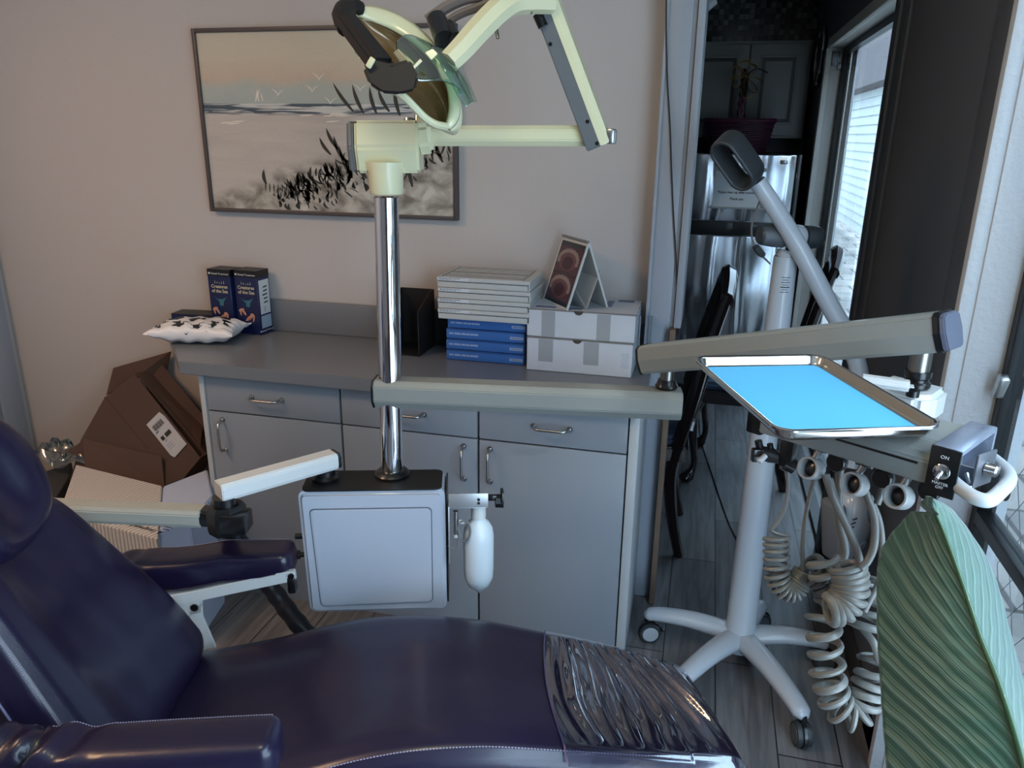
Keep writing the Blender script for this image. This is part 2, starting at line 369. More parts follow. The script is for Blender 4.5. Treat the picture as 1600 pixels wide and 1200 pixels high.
# ================================================================= cabinets, worktop and what stands on it
M_cab=mat('grey laminate',(134,141,151),.42,bump=.12,bscale=400)
M_cabe=mat('pale laminate edge',(176,180,184),.45)
M_top=mat('worktop laminate',(112,115,121),.3,bump=.08,bscale=300)
M_chr=mat('chrome',(210,210,212),.12,1)
M_nick=mat('brushed nickel',(176,176,176),.28,1)
M_gap=mat('dark gap',(20,21,23),.9)
YF=2.0
def handle(parent,c,ln,vert=False):
    c=V(c); h=ln/2; a=V((0,0,1)) if vert else V((1,0,0)); o=V((0,-1,0))
    pts=bez([c-a*h, c-a*(h-.004)+o*.018, c-a*(h-.016)+o*.03, c-a*(h-.04)+o*.031, c+a*(h-.04)+o*.031, c+a*(h-.016)+o*.03, c+a*(h-.004)+o*.018, c+a*h],24)
    g=G().tube(pts,.0042,10); g.cyl(c-a*h,c-a*h+o*.004,.008,12).cyl(c+a*h,c+a*h+o*.004,.008,12)
    obj('handle',g,M_nick,parent)
def cabinet(x0,x1,lab,hd,left=0,right=0):
    t=thing('base_cabinet',lab,'cabinet',((x0+x1)/2,YF,0),'grey base cabinets under the worktop')
    g=G(); g.bb((x0+.001,YF+.020,.0),(x1-.001,2.415,.778)); 
    obj('body',g,M_cab,t)
    g=G(); g.bb((x0+.003,YF,.656),(x1-.003,YF+.019,.770),.0015); d=obj('drawer',g,M_cab,t); handle(d,((x0+x1)/2+(0 if not left else -.015),YF,.713),.105)
    g=G(); g.bb((x0+.003,YF,.0),(x1-.003,YF+.019,.651),.0015); d=obj('door',g,M_cab,t); handle(d,(hd,YF,.575),.105,True)
    obj('gap_seam',G().bb((x0,YF+.014,.0),(x0+.0028,YF+.0202,.772)).bb((x0,YF+.014,.6515),(x1,YF+.0202,.6555)),M_gap,t)
    return t
c1=cabinet(-1.497,-1.032,'grey base cabinet at the left end, behind the joint of the swinging arm',-1.445,left=1)
c2=cabinet(-1.031,-.597,'grey base cabinet in the middle, partly hidden by the chrome pole',-.640)
c3=cabinet(-.596,-.162,'grey base cabinet at the right end, nearest the doorway',-.560)
obj('side_panel',G().bb((-1.516,YF-.002,0),(-1.499,2.415,.779),.001),M_cabe,c1)
obj('side_panel',G().bb((-.1605,YF-.002,0),(-.134,2.322,.779),.0015),M_cabe,c3)
# worktop with clipped left corner, backsplash
t=thing('worktop','grey laminate worktop with low backsplash, clipped at its left corner','worktop',(-.84,2.2,.78))
poly=[(-1.555,1.965),(-.131,1.965),(-.131,2.322),(-.162,2.322),(-.162,2.418),(-1.93,2.418),(-1.915,2.375)]
obj('top',G().prism(poly,.041,z0=.779,bev=.003),M_top,t)
obj('backsplash',G().bb((-1.60,2.400,.8205),(-.165,2.4185,.934),.003),M_top,t)
# ---- painting
t=thing('framed_painting','wide framed beach painting with sailboat, gulls and dark dune grass','painting',(-1.234,2.42,1.2345))
x0,x1,z0,z1=-1.686,-.782,1.2345,1.8175; fw=.013; yf=2.392
M_fr=mat('dark brown frame wood',(74,66,66),.45)
g=G(); g.bb((x0,yf,z0),(x0+fw,2.419,z1),.002).bb((x1-fw,yf,z0),(x1,2.419,z1),.002).bb((x0+fw,yf,z0),(x1-fw,2.419,z0+fw),.002).bb((x0+fw,yf,z1-fw),(x1-fw,2.419,z1),.002)
obj('frame',g,M_fr,t)
def canvas_mat():
    m,nt,b=nodes('painted beach canvas'); N=nt.nodes.new
    tc=N('ShaderNodeTexCoord'); sp=N('ShaderNodeSeparateXYZ'); L(nt,tc.outputs['UV'],sp.inputs[0])
    def noise(sx,sy,det,dis,sc=1):
        mp=N('ShaderNodeMapping'); mp.inputs['Scale'].default_value=(sx,sy,1); L(nt,tc.outputs['UV'],mp.inputs[0]); n=N('ShaderNodeTexNoise'); n.inputs['Scale'].default_value=sc; n.inputs['Detail'].default_value=det; n.inputs['Distortion'].default_value=dis; L(nt,mp.outputs[0],n.inputs['Vector']); return n.outputs['Fac']
    def ma(op,a,b_,c_=None):
        x=N('ShaderNodeMath'); x.operation=op
        for i,q in enumerate((a,b_,c_)):
            if q is None: continue
            if isinstance(q,(int,float)): x.inputs[i].default_value=q
            else: L(nt,q,x.inputs[i])
        return x.outputs[0]
    def ramp(f,els):
        r=N('ShaderNodeValToRGB'); e=r.color_ramp.elements
        while len(e)<len(els): e.new(.5)
        for k,(p,c) in enumerate(els): e[k].position=p; e[k].color=c
        L(nt,f,r.inputs[0]); return r.outputs[0]
    def mix(f,a,b_):
        x=N('ShaderNodeMix'); x.data_type='RGBA'; 
        if isinstance(f,(int,float)): x.inputs[0].default_value=f
        else: L(nt,f,x.inputs[0])
        for i,q in ((6,a),(7,b_)):
            if isinstance(q,tuple): x.inputs[i].default_value=q
            else: L(nt,q,x.inputs[i])
        return x.outputs[2]
    v=sp.outputs[1]; u=sp.outputs[0]
    n1=noise(4,3,5,1.2); n2=noise(3,14,5,.6); n3=noise(14,12,8,.5)
    vy=ma('ADD',v,ma('MULTIPLY',ma('SUBTRACT',n1,.5),.18))
    sky=ramp(vy,[(.60,rgb(150,166,168)),(.70,rgb(158,170,168)),(.76,rgb(184,166,150)),(.86,rgb(190,180,162)),(1,rgb(184,178,162))])
    sky=mix(ma('MULTIPLY',n3,.35),sky,rgb(205,192,168))
    sea=mix(ramp(noise(5,46,4,1),[(.48,(0,0,0,1)),(.60,(1,1,1,1))]),rgb(60,78,92),rgb(196,196,194))
    sand=mix(n2,rgb(168,160,156),rgb(200,192,184)); 
    dune=mix(ramp(n3,[(.35,(0,0,0,1)),(.7,(1,1,1,1))]),rgb(112,106,98),rgb(196,190,180))
    # dune mask: v below a line rising to the right
    dl=ma('SUBTRACT',ma('ADD',ma('MULTIPLY',u,.52),ma('MULTIPLY',n1,.12)),.0)
    dm=ramp(ma('ADD',ma('SUBTRACT',dl,v),.5),[(.46,(0,0,0,1)),(.54,(1,1,1,1))])
    land=mix(dm,sand,dune)
    col=mix(ramp(v,[(.545,(0,0,0,1)),(.56,(1,1,1,1))]),land,sea)
    col=mix(ramp(v,[(.610,(0,0,0,1)),(.614,(1,1,1,1))]),col,sky)
    L(nt,col,b.inputs['Base Color']); b.inputs['Roughness'].default_value=.55
    bp=N('ShaderNodeBump'); bp.inputs['Strength'].default_value=.5; bp.inputs['Distance'].default_value=.002; L(nt,noise(30,24,6,2),bp.inputs['Height']); L(nt,bp.outputs[0],b.inputs['Normal'])
    return m
cx0,cx1,cz0,cz1=x0+fw,x1-fw,z0+fw,z1-fw
def cv(u,v,y=2.3995): return V((cx0+(cx1-cx0)*u,y,cz0+(cz1-cz0)*v))
obj('canvas',G().grid(lambda a,b_:cv(a,b_,2.400),2,2),canvas_mat(),t)
def stroke(g,u,v,du,dv,w,curve=.0,y=2.3992):
    """one tapered brush stroke lying on the canvas"""
    n=6; pl=[];pr=[]; d=V((du,dv,0)); nn=V((-dv,du,0)).normalized()
    for k in range(n+1):
        s_=k/n; c=V((u,v,0))+d*s_+nn*curve*math.sin(PI*s_); ww=w*math.sin(PI*min(1,.12+s_*.88))**.8*.5
        pl.append(c+nn*ww*.7); pr.append(c-nn*ww*.7)
    bm=g.bm
    a=[bm.verts.new(cv(p.x,p.y,y)) for p in pl]; b_=[bm.verts.new(cv(p.x,p.y,y)) for p in pr]
    for k in range(n): bm.faces.new((a[k],b_[k],b_[k+1],a[k+1]))
g=G(); rnd=random.Random(3)
for k in range(420):
    u=rnd.uniform(.28,1.0); top=.12+(u-.28)*.62; v=top-abs(rnd.gauss(0,.11))-.02
    if v<.0 or v>.6: continue
    l=rnd.uniform(.03,.10)*(.55+u*.5); a=R(rnd.gauss(112,22)); stroke(g,u,v,math.cos(a)*l*.62,math.sin(a)*l,rnd.uniform(.007,.019),rnd.uniform(-.01,.01))
for u,v,a,l in ((.66,.56,112,.17),(.71,.56,104,.15),(.62,.57,128,.2),(.76,.57,118,.14),(.80,.55,100,.16),(.55,.36,120,.14),(.57,.30,112,.15),(.52,.33,125,.12),(.60,.2,84,.2),(.60,.2,112,.2),(.88,.27,100,.2),(.92,.35,80,.16),(.96,.3,110,.14),(.66,.2,112,.18),(.78,.16,100,.2),(.84,.16,95,.18),(.24,.15,95,.09),(.38,.15,88,.08)):
    a=R(a); stroke(g,u,v,math.cos(a)*l*.62,math.sin(a)*l,.022,.006)
for k in range(8): stroke(g,.235+.018*k,.10+.012*rnd.random(),.002,.055,.007)
obj('dune_grass',g,mat('dark green black paint',(40,42,38),.5),t,flat=True)
g=G(); 
for u,v in ((.32,.655),(.49,.74),(.46,.675),(.53,.61),(.65,.68)): stroke(g,u,v,-.028,.04,.006,-.006); stroke(g,u,v,.030,.035,.005,.006)
stroke(g,.225,.62,.012,.075,.008); stroke(g,.24,.62,.008,.075,.008,.008); stroke(g,.255,.625,-.006,.05,.006)
for k in range(9): stroke(g,.05+rnd.random()*.5,.47+rnd.random()*.1,.06,.006,.01)
obj('gulls_and_sail',g,mat('white paint',(222,216,204),.5),t,flat=True)
# ---- boxes on the worktop
M_navy=mat('navy carton',(20,30,72),.35,var=.25,vscale=60); M_ink=mat('black ink',(12,12,14),.4); M_paper=mat('white print',(205,208,212),.5)
M_gold=mat('gold print',(190,180,150),.5); M_skin=mat('peach print',(196,140,118),.5); M_teal=mat('teal print',(52,104,120),.5)
def tooth_box(c,lab,side=True):
    w,dp_,h=.092,.070,.225; a=R(-4)
    fr=Matrix.Translation(c)@Matrix.Rotation(a,4,'Z')
    t=thing('toothbrush_box',lab,'box',c,'upright navy toothbrush cartons')
    g=G(fr); g.box((-w/2,dp_/2,h/2),(w,dp_,h),.0012,1); obj('carton',g,M_navy,t)
    g=G(fr); g.box((-w/2,dp_/2,h-.012),(w+.0008,dp_+.0008,.0245),.0005,1); obj('black_band',g,M_ink,t)
    F_=fr@Matrix(((1,0,0,0),(0,0,-1,-.0006),(0,1,0,0),(0,0,0,1)))   # x right, y up, z toward viewer
    def f(x,y): return F_@Matrix.Translation((x-w/2,y,0))
    text('logo_lettering','● Dental Treatment',.0098,f(0,h-.015),M_paper,t)
    text('title_lettering','Creatures\nof the Sea',.0165,f(0,h-.068),M_gold,t,th=.0003,bold=.0003)
    g=G(F_); 
    for k in range(5): g.prism([(-w/2-.018+k*.009,h-.049),(-w/2-.015+k*.009,h-.049),(-w/2-.0165+k*.009,h-.038-.003*(2-abs(k-2)))],.0004)
    obj('crown_print',g,M_gold,t,flat=True)
    g=G(F_)
    g.prism([(-w/2-.026,.128),(-w/2-.006,.112),(-w/2-.004,.098),(-w/2+.010,.098),(-w/2+.012,.112),(-w/2+.026,.130),(-w/2+.01,.122),(-w/2-.01,.12)],.0004); obj('dolphin_print',g,M_teal,t,flat=True)
    g=G(F_)
    for (x,y,rx,ry,an) in ((-.026,.085,.012,.006,20),(-.016,.078,.004,.013,35),(.006,.060,.006,.016,-60),(.016,.070,.008,.006,0),(.002,.055,.016,.004,25),(.022,.058,.003,.013,-15),(-.030,.075,.003,.010,10)):
        g.prism([(-w/2+x+rx*math.cos(q*PI/5)*math.cos(R(an))-ry*math.sin(q*PI/5)*math.sin(R(an)),y+rx*math.cos(q*PI/5)*math.sin(R(an))+ry*math.sin(q*PI/5)*math.cos(R(an))) for q in range(10)],.0004)
    obj('swimmer_print',g,M_skin,t,flat=True)
    g=G(F_)
    for k in range(11):
        y=.028+k*.0105; pts=[(-w/2+x*.001,y+.0012*math.sin(x*.35+k)) for x in range(-42,43,3)]
        for (xa,ya),(xb,yb) in zip(pts,pts[1:]): g.prism([(xa,ya),(xb,yb),(xb,yb+.0011),(xa,ya+.0011)],.0002)
    obj('wave_print',g,mat('dark blue print',(10,16,52),.4),t,flat=True)
    if side:
        S_=fr@Matrix(((0,0,1,.0006),(1,0,0,0),(0,1,0,0),(0,0,0,1)))
        g=G(S_); g.prism([(.008,.072),(dp_-.006,.072),(dp_-.006,h-.034),(.008,h-.034)],.0004); p=obj('white_panel',g,M_paper,t,flat=True)
        g=G(S_)
        for k in range(5): g.prism([(.030-.006*(k==2),h-.062-k*.0135),(dp_-.018,h-.060-k*.0135),(dp_-.018,h-.0555-k*.0135),(.030-.006*(k==2),h-.0575-k*.0135)],.0008)
        for k in range(6): g.prism([(.026,.096-k*.0035),(dp_-.03,.097-k*.0035),(dp_-.03,.0975-k*.0035),(.026,.0965-k*.0035)],.0008)
        obj('printed_lines',g,M_ink,t,flat=True)
        g=G(S_); g.prism([(.008,.022),(dp_-.006,.022),(dp_-.006,.066),(.008,.066)],.0004); obj('pale_blue_panel',g,mat('pale blue print',(150,170,190),.5),t,flat=True)
        text('side_lettering','● Dental Treatment',.009,S_@Matrix.Translation((dp_/2,.012,0)),M_paper,t)
    return t
tooth_box((-1.486,2.325,.8205),'navy toothbrush carton, the right one of two, white panel facing the worktop')
tooth_box((-1.585,2.318,.8205),'navy toothbrush carton, the left one of two, its lid slightly open',False)
t=thing('flat_carton','flat navy carton lying behind the small printed pillow','box',(-1.76,2.365,.8205))
obj('carton',G().box((-1.765,2.365,.848),(.16,.075,.054),.0015,1,rot=R(6)),M_navy,t)
obj('black_top',G().box((-1.765,2.365,.8755),(.1605,.0755,.0014),rot=R(6)),M_ink,t)
# small pillow
def pillow():
    t=thing('small_pillow','small white pillow printed with dark cartoon-like animals on the worktop','pillow',(-1.67,2.235,.8205))
    fr=Matrix.Translation((-1.648,2.208,.8205))@Matrix.Rotation(R(12),4,'Z'); hx,hy,hh=.150,.092,.037
    def f(s,side):
        def q(u,v):
            a,b_=u*2-1,v*2-1; e=(1-abs(a)**2.6)*(1-abs(b_)**2.6); k=1-.10*(1-abs(a))**.7*0-.13*(1-a*a)*abs(b_)**3; k2=1-.12*(1-b_*b_)*abs(a)**3
            z=hh+ (hh*max(e,0)**.55)*side
            z+=.0035*math.sin(a*15+b_*5)*max(e,0)**.3*(.3+abs(b_))*side+.003*math.sin(b_*17-a*4)*abs(a)
            z+= (.0)+(abs(a)**6)*.004
            if side<0: z=max(z,.0006)
            return fr@V((a*hx*k2,b_*hy*k,max(z,.0006)))
        return q
    g=G(); g.grid(f(1,1),40,28); g.grid(f(1,-1),40,28,flip=True); bmesh.ops.remove_doubles(g.bm,verts=g.bm.verts[:],dist=1e-4)
    b=obj('cushion',g,mat('white satin',(222,220,222),.35,bump=.2,bscale=60),t,ang=80)
    top=f(1,1); rnd=random.Random(11); 
    def blob(g,u,v,pts,sc,an):
        sc*=1.3
        ca,sa=math.cos(R(an)),math.sin(R(an)); c=[]
        for x,y in pts:
            uu=u+(x*ca-y*sa)*sc/ (2*hx); vv=v+(x*sa+y*ca)*sc/(2*hy); p=top(uu,vv); c.append(p+V((0,0,.0012)))
        vs=[g.bm.verts.new(p) for p in c]; cen=g.bm.verts.new(sum(c,V())/len(c)+V((0,0,.0005)))
        for k in range(len(vs)): g.bm.faces.new((cen,vs[k],vs[(k+1)%len(vs)]))
    dog=[(-1,.2),(-.6,.5),(.3,.45),(.7,1),(1,.9),(.9,.3),(.7,0),(.8,-.7),(.5,-.7),(.4,-.1),(-.4,-.1),(-.6,-.7),(-.9,-.7),(-.8,0)]
    tube_=[(-1,.55),(1,.5),(1.1,-.4),(-1,-.5)]
    g=G()
    for (u,v,s_,an,p) in ((.2,.62,.026,-10,dog),(.12,.3,.02,60,dog),(.33,.25,.018,-70,dog),(.5,.5,.024,30,dog),(.46,.15,.024,-40,dog),(.66,.16,.022,-20,dog),(.62,.78,.02,10,dog),(.86,.42,.016,100,dog),(.8,.62,.024,-60,tube_),(.3,.82,.02,0,dog),(.24,.58,.015,20,tube_),(.74,.3,.014,90,dog)): blob(g,u,v,p,s_,an)
    obj('animal_print',g,mat('dark print',(26,30,36),.5),t,flat=True)
    g=G(); blob(g,.80,.60,tube_,.015,-60); blob(g,.22,.60,tube_,.012,20); obj('teal_print',g,M_teal,t,flat=True)
    g=G(); blob(g,.45,.85,tube_,.014,15); blob(g,.92,.3,tube_,.008,15); blob(g,.18,.85,tube_,.006,35); obj('mustard_print',g,mat('mustard print',(176,140,50),.5),t,flat=True)
pillow()
# black box behind the pole
t=thing('black_magazine_file','black open-sided file box behind the chrome pole, left of the white cases','box',(-.88,2.3,.8205))
g=G(); prof=[(2.225,.8205),(2.375,.8205),(2.375,1.012),(2.335,1.012),(2.225,.965)]
mm=Matrix(((0,0,1,-.975),(1,0,0,0),(0,1,0,0),(0,0,0,1)))
g.prism([(a,b_) for a,b_ in prof],.004,m=mm); g.prism([(a,b_) for a,b_ in prof],.004,m=Matrix.Translation((.112,0,0))@mm); g.bb((-.975,2.371,.8205),(-.859,2.375,1.012)).bb((-.975,2.225,.8205),(-.859,2.375,.8245))
obj('shell',g,mat('matt black board',(12,12,13),.6),t,flat=True)
obj('side_wing',G().bb((-.858,2.375,.8205),(-.79,2.379,.945)),mat('matt black board',(12,12,13),.6),t)
# cases: four blue, four white
M_bcase=mat('blue plastic case',(56,104,172),.38,coat=.1); M_wcase=mat('off white plastic case',(192,192,188),.4)
def bcase(z,dx,lab):
    x0,x1,y0,y1=-.768+dx,-.515+dx,2.222,2.372; h=.0345
    t=thing('molar_band_case',lab,'case',((x0+x1)/2,y0,z),'blue molar band cases')
    obj('shell',G().bb((x0,y0,z),(x1,y1,z+h-.002),.004,3),M_bcase,t)
    obj('lid_seam',G().bb((x0+.002,y0-.0004,z+h-.0048),(x1-.002,y1-.002,z+h-.0036)),mat('seam shadow blue',(14,30,70),.6),t)
    fr=Matrix(((1,0,0,0),(0,0,-1,y0-.0003),(0,1,0,0),(0,0,0,1)))
    text('lettering','GAC IDEAL MOLAR BANDS',.0078,fr@Matrix.Translation((x0+.010,z+.017,0)),mat('pale blue lettering',(190,205,230),.5),t,align='LEFT',bold=.0002)
    obj('size_label',G().bb((x1-.046,y0-.0006,z+.011),(x1-.004,y0+.001,z+.020)),mat('pale label',(150,170,205),.5),t)
    text('label_lettering','UPPER/LOWER 1ST',.0040,Matrix.Translation((0,-.0006,0))@fr@Matrix.Translation((x1-.025,z+.0155,0)),M_ink,t)
def wcase(z,dx,lab,top=False):
    x0,x1,y0,y1=-.781+dx,-.492+dx,2.190,2.385; h=.0325
    t=thing('bracket_case',lab,'case',((x0+x1)/2,y0,z),'off white cases stacked on the blue ones')
    g=G().bb((x0,y0,z),(x1,y1,z+h-.001),.0025,2); obj('shell',g,M_wcase,t)
    obj('lid_rim',G().bb((x0-.001,y0-.002,z+h-.0125),(x1+.001,y1,z+h-.0008),.0015,1),M_wcase,t)
    obj('groove',G().bb((x0+.004,y0-.0006,z+.0175),(x1-.004,y0+.002,z+.0195)).bb((x1-.006,y0-.001,z+.004),(x1-.004,y0+.002,z+.018)),mat('case groove',(70,72,72),.7),t)
    fr=Matrix(((1,0,0,0),(0,0,-1,y0-.0022),(0,1,0,0),(0,0,0,1)))
    obj('label',G().bb((x0+.006,y0-.0026,z+h-.0115),(x0+.10,y0-.001,z+h-.0018)),M_paper,t)
    text('label_lettering','■ LOWER PRELOADED  1ST BICUSPID\nBRACKETS  .022   17T -7A  4/5',.0038,Matrix.Translation((0,-.0005,0))@fr@Matrix.Translation((x0+.008,z+h-.0065,0)),M_ink,t,align='LEFT')
    if top:
        g=G(); 
        for k,w_ in ((.02,.010),(.05,.004),(.085,.026),(.14,.006),(.17,.012)): g.bb((x0+.02,y0+k,z+h-.001),(x1-.03,y0+k+w_,z+h+.0004))
        g.bb((x0+.012,y0+.005,z+h-.001),(x0+.016,y1-.005,z+h+.0012)).bb((x1-.026,y0+.005,z+h-.001),(x1-.022,y1-.005,z+h+.0012))
        obj('top_ribs',g,mat('grey rib',(150,150,148),.5),t)
bl=['blue molar band case at the bottom of the blue stack','blue molar band case second from the bottom','blue molar band case third from the bottom','blue molar band case right under the off white cases']
for k in range(4): bcase(.8205+k*.0347,(.0,.0,.001,.006)[k],bl[k])
wl=['off white bracket case lowest of its four, lying on the blue cases','off white bracket case second from the bottom of the white ones','off white bracket case just beneath the topmost white case','off white bracket case with ribbed lid on top of the whole stack']
for k in range(4): wcase(.9597+k*.0327,(.0,.0,.001,-.001)[k],wl[k],k==3)
# two white cardboard boxes
M_wbox=mat('white cardboard',(196,200,208),.7,var=.06,vscale=14,bump=.15,bscale=150); M_tape=mat('glossy clear tape',(158,162,166),.25)
def wbox(x0,x1,y0,y1,z,h,lab,tapes):
    t=thing('white_cardboard_box',lab,'box',((x0+x1)/2,y0,z),'white cardboard boxes on the worktop')
    obj('carton',G().bb((x0,y0,z),(x1,y1,z+h-.001),.0015,1),M_wbox,t)
    obj('lid_edge',G().bb((x0-.0008,y0-.0008,z+h-.0045),(x1+.0008,y0+.002,z+h-.0005)).bb((x1-.001,y0,z+h-.006),(x1+.0008,y1,z+h-.0045)),mat('cardboard edge shadow',(120,116,112),.8),t)
    cx=(x0+x1)/2-.006
    obj('thumb_notch',G().prism([(.014*math.cos(a),-.012*abs(math.sin(a))) for a in [PI*k/8 for k in range(9)]],.0015,m=Matrix(((1,0,0,cx),(0,0,-1,y0+.0003),(0,1,0,z+h-.001),(0,0,0,1)))),mat('notch brown',(66,58,54),.8),t,flat=True)
    for a,b_,c in tapes: obj('tape',G().bb((a,y0-.0008,z+c),(b_,y0+.001,z+h-.006)),M_tape,t)
    return t
b1=wbox(-.498,-.181,2.186,2.398,.8205,.105,'white cardboard box, the lower of the two right of the cases',((-.462,-.418,.03),(-.325,-.28,.03)))
b2=wbox(-.500,-.178,2.190,2.398,.926,.085,'white cardboard box, the upper of the two, carrying the photo display',((-.455,-.415,.0),(-.29,-.25,.0)))
g=G()
for k in range(8): g.bb((-.215+.002*(k%3),2.1852,.850+k*.006),(-.190,2.187,.8508+k*.006))
obj('printed_lines',g,mat('grey print',(140,146,156),.6),b1)
g=G().bb((-.48,2.21,1.0095),(-.42,2.235,1.0108)).bb((-.40,2.21,1.0095),(-.34,2.228,1.0108)).bb((-.28,2.28,1.0095),(-.26,2.37,1.0108)).bb((-.25,2.36,1.0095),(-.20,2.39,1.0108))
obj('top_labels',g,mat('grey blue label',(108,116,140),.6),b2)
# tent-fold photo display
def tent():
    z=1.0112; A0=at(885,485,Z=z); A0.z=z; al=V((-.60,.80,0)).normalized()*.165; A1=A0+al
    rt=at(920,371,d=(at(885,485,Z=z)-CAM).length*.985); 
    top0=V((A0.x+.052,A0.y+.03,z+.195)); top1=top0+al
    B0=V((A0.x+.108,A0.y+.075,z)); B1=B0+al*.95
    t=thing('photo_display','tent-shaped photo display of teeth pictures standing on the white boxes','photo display',(A0+B1)/2)
    n=((A1-A0).cross(top0-A0)).normalized(); 
    if n.dot(CAM-A0)<0: n=-n
    def panel(g,p,q,r_,s_,th,nn):
        bm=g.bm; a=[bm.verts.new(x) for x in (p,q,r_,s_)]; b_=[bm.verts.new(x-nn*th) for x in (p,q,r_,s_)]
        bm.faces.new(a); bm.faces.new(b_[::-1])
        for k in range(4): bm.faces.new((a[k],b_[k],b_[(k+1)%4],a[(k+1)%4]))
        return g
    obj('front_panel',panel(G(),A0,A1,top1,top0,.006,n),mat('white plastic frame',(200,202,200),.4),t,flat=True)
    n2=((top0-B0).cross(B1-B0)).normalized(); 
    obj('rear_panel',panel(G(),B0,B1,top1,top0,.006,n2),mat('white plastic frame',(200,202,200),.4),t,flat=True)
    def P(u,v,o=.0006): return A0+(A1-A0)*(1-u)+(top0-A0)*v+n*o
    pic=obj('photo',panel(G(),P(.97,.03),P(.05,.03),P(.05,.95),P(.97,.95),.0003,n),mat('dark photo print',(16,12,16),.2,coat=.3),t,flat=True)
    def jaw(v0,v1,name,m1,m2):
        g=G(); c=(v0+v1)/2; h=(v1-v0)/2
        bm=g.bm; ring=[bm.verts.new(P(.5+.36*math.cos(a),c+h*math.sin(a),.0010)) for a in [2*PI*k/24 for k in range(24)]]; bm.faces.new(ring); obj(name,g,m1,t,flat=True)
        g=G(); bm=g.bm
        for k in range(14):
            a=R(-10+200*k/13); u=.5+.36*math.cos(a); v=c+h*.92*math.sin(a); bm.faces.new([bm.verts.new(P(u+.055*math.cos(q),v+.045*math.sin(q)*.8,.0014)) for q in [2*PI*j/8 for j in range(8)]])
        obj('teeth_print',g,m2,t,flat=True)
        g=G(); bm=g.bm; bm.faces.new([bm.verts.new(P(.5+.2*math.cos(a),c-.04+h*.62*math.sin(a),.0018)) for a in [2*PI*k/16 for k in range(16)]]); obj('palate_print',g,mat('dark red print',(66,34,44),.3),t,flat=True)
    g=G(); panel(g,P(.95,.09,.0008),P(.07,.09,.0008),P(.07,.47,.0008),P(.95,.47,.0008),.0001,n); panel(g,P(.95,.49,.0008),P(.07,.49,.0008),P(.07,.88,.0008),P(.95,.88,.0008),.0001,n)
    obj('gum_photo',g,mat('plum print',(78,44,56),.3),t,flat=True)
    jaw(.52,.84,'upper_jaw_print',mat('gum print',(104,66,74),.3),mat('tooth print',(150,134,128),.3))
    jaw(.12,.44,'lower_jaw_print',mat('gum print',(104,66,74),.3),mat('tooth print',(150,134,128),.3))
    S0=A0+V((.02,.012,0)); sp=A0+(top0-A0)*.42
    obj('spiral_top',G().tube([top0+V((0,0,.002)),top1+V((0,0,.002))],.0045,8),mat('grey binding',(120,122,124),.4),t)
    m1=V((A0.x+.055,A0.y+.03,z)); g=G(); panel(g,A0+(top0-A0)*.35,A1+(top1-A1)*.35,m1+al,m1,.0008,n); panel(g,m1,m1+al,A0+(B0-A0)*.8+al+V((0,0,.11)),A0+(B0-A0)*.8+V((0,0,.11)),.0008,n)
    obj('inner_flap',g,mat('white card',(205,206,206),.6),t,flat=True)
tent()
# white wire bracket behind the boxes, right end
t=thing('metal_frame_stand','small grey metal frame standing behind the white boxes by the doorway post','stand',(-.170,2.37,.8205))
p0,p1=V((-.172,2.300,.8215)),V((-.139,2.300,.8215))
obj('frame',G().tube([(-.174,2.30,.8215),(-.174,2.30,.985),(-.139,2.30,.985),(-.139,2.30,.8215)],.0035,8),mat('grey enamel',(120,124,128),.4),t)
# ================================================================= kitchen seen through the doorway
def mosaic():
    m,nt,b=nodes('glass mosaic tiles'); tc=nt.nodes.new('ShaderNodeTexCoord'); mp=nt.nodes.new('ShaderNodeMapping'); mp.inputs['Rotation'].default_value=(R(90),0,0); L(nt,tc.outputs['Object'],mp.inputs[0])
    sn=nt.nodes.new('ShaderNodeVectorMath'); sn.operation='SNAP'; sn.inputs[1].default_value=(.03,.03,.03); L(nt,mp.outputs[0],sn.inputs[0])
    wn=nt.nodes.new('ShaderNodeTexWhiteNoise'); L(nt,sn.outputs[0],wn.inputs['Vector'])
    cr=nt.nodes.new('ShaderNodeValToRGB'); cr.color_ramp.interpolation='CONSTANT'; e=cr.color_ramp.elements; e[0].color=rgb(34,38,40); e[1].position=.35; e[1].color=rgb(84,90,92)
    for p,c in ((.6,rgb(56,66,68)),(.85,rgb(120,124,124))): x=e.new(p); x.color=c
    L(nt,wn.outputs['Value'],cr.inputs[0])
    br=nt.nodes.new('ShaderNodeTexBrick'); br.offset=0; br.inputs['Scale'].default_value=1; br.inputs['Brick Width'].default_value=.03; br.inputs['Row Height'].default_value=.03; br.inputs['Mortar Size'].default_value=.0016; br.inputs['Mortar'].default_value=rgb(60,62,62); L(nt,mp.outputs[0],br.inputs['Vector']); L(nt,cr.outputs[0],br.inputs['Color1']); L(nt,cr.outputs[0],br.inputs['Color2'])
    L(nt,br.outputs['Color'],b.inputs['Base Color']); b.inputs['Roughness'].default_value=.15; return m
struct('trim_12',G().bb((-.8,5.285,2.03),(.53,5.3,2.5)),mosaic())
M_kcab=mat('painted cabinet white',(158,155,152),.45)
t=thing('kitchen_wall_cabinet','dim white kitchen wall cabinet with two raised panel doors above the fridge','cabinet',(.1,5.14,1.5))
obj('body',G().bb((-.45,5.0,1.50),(.49,5.283,2.03),.002),M_kcab,t)
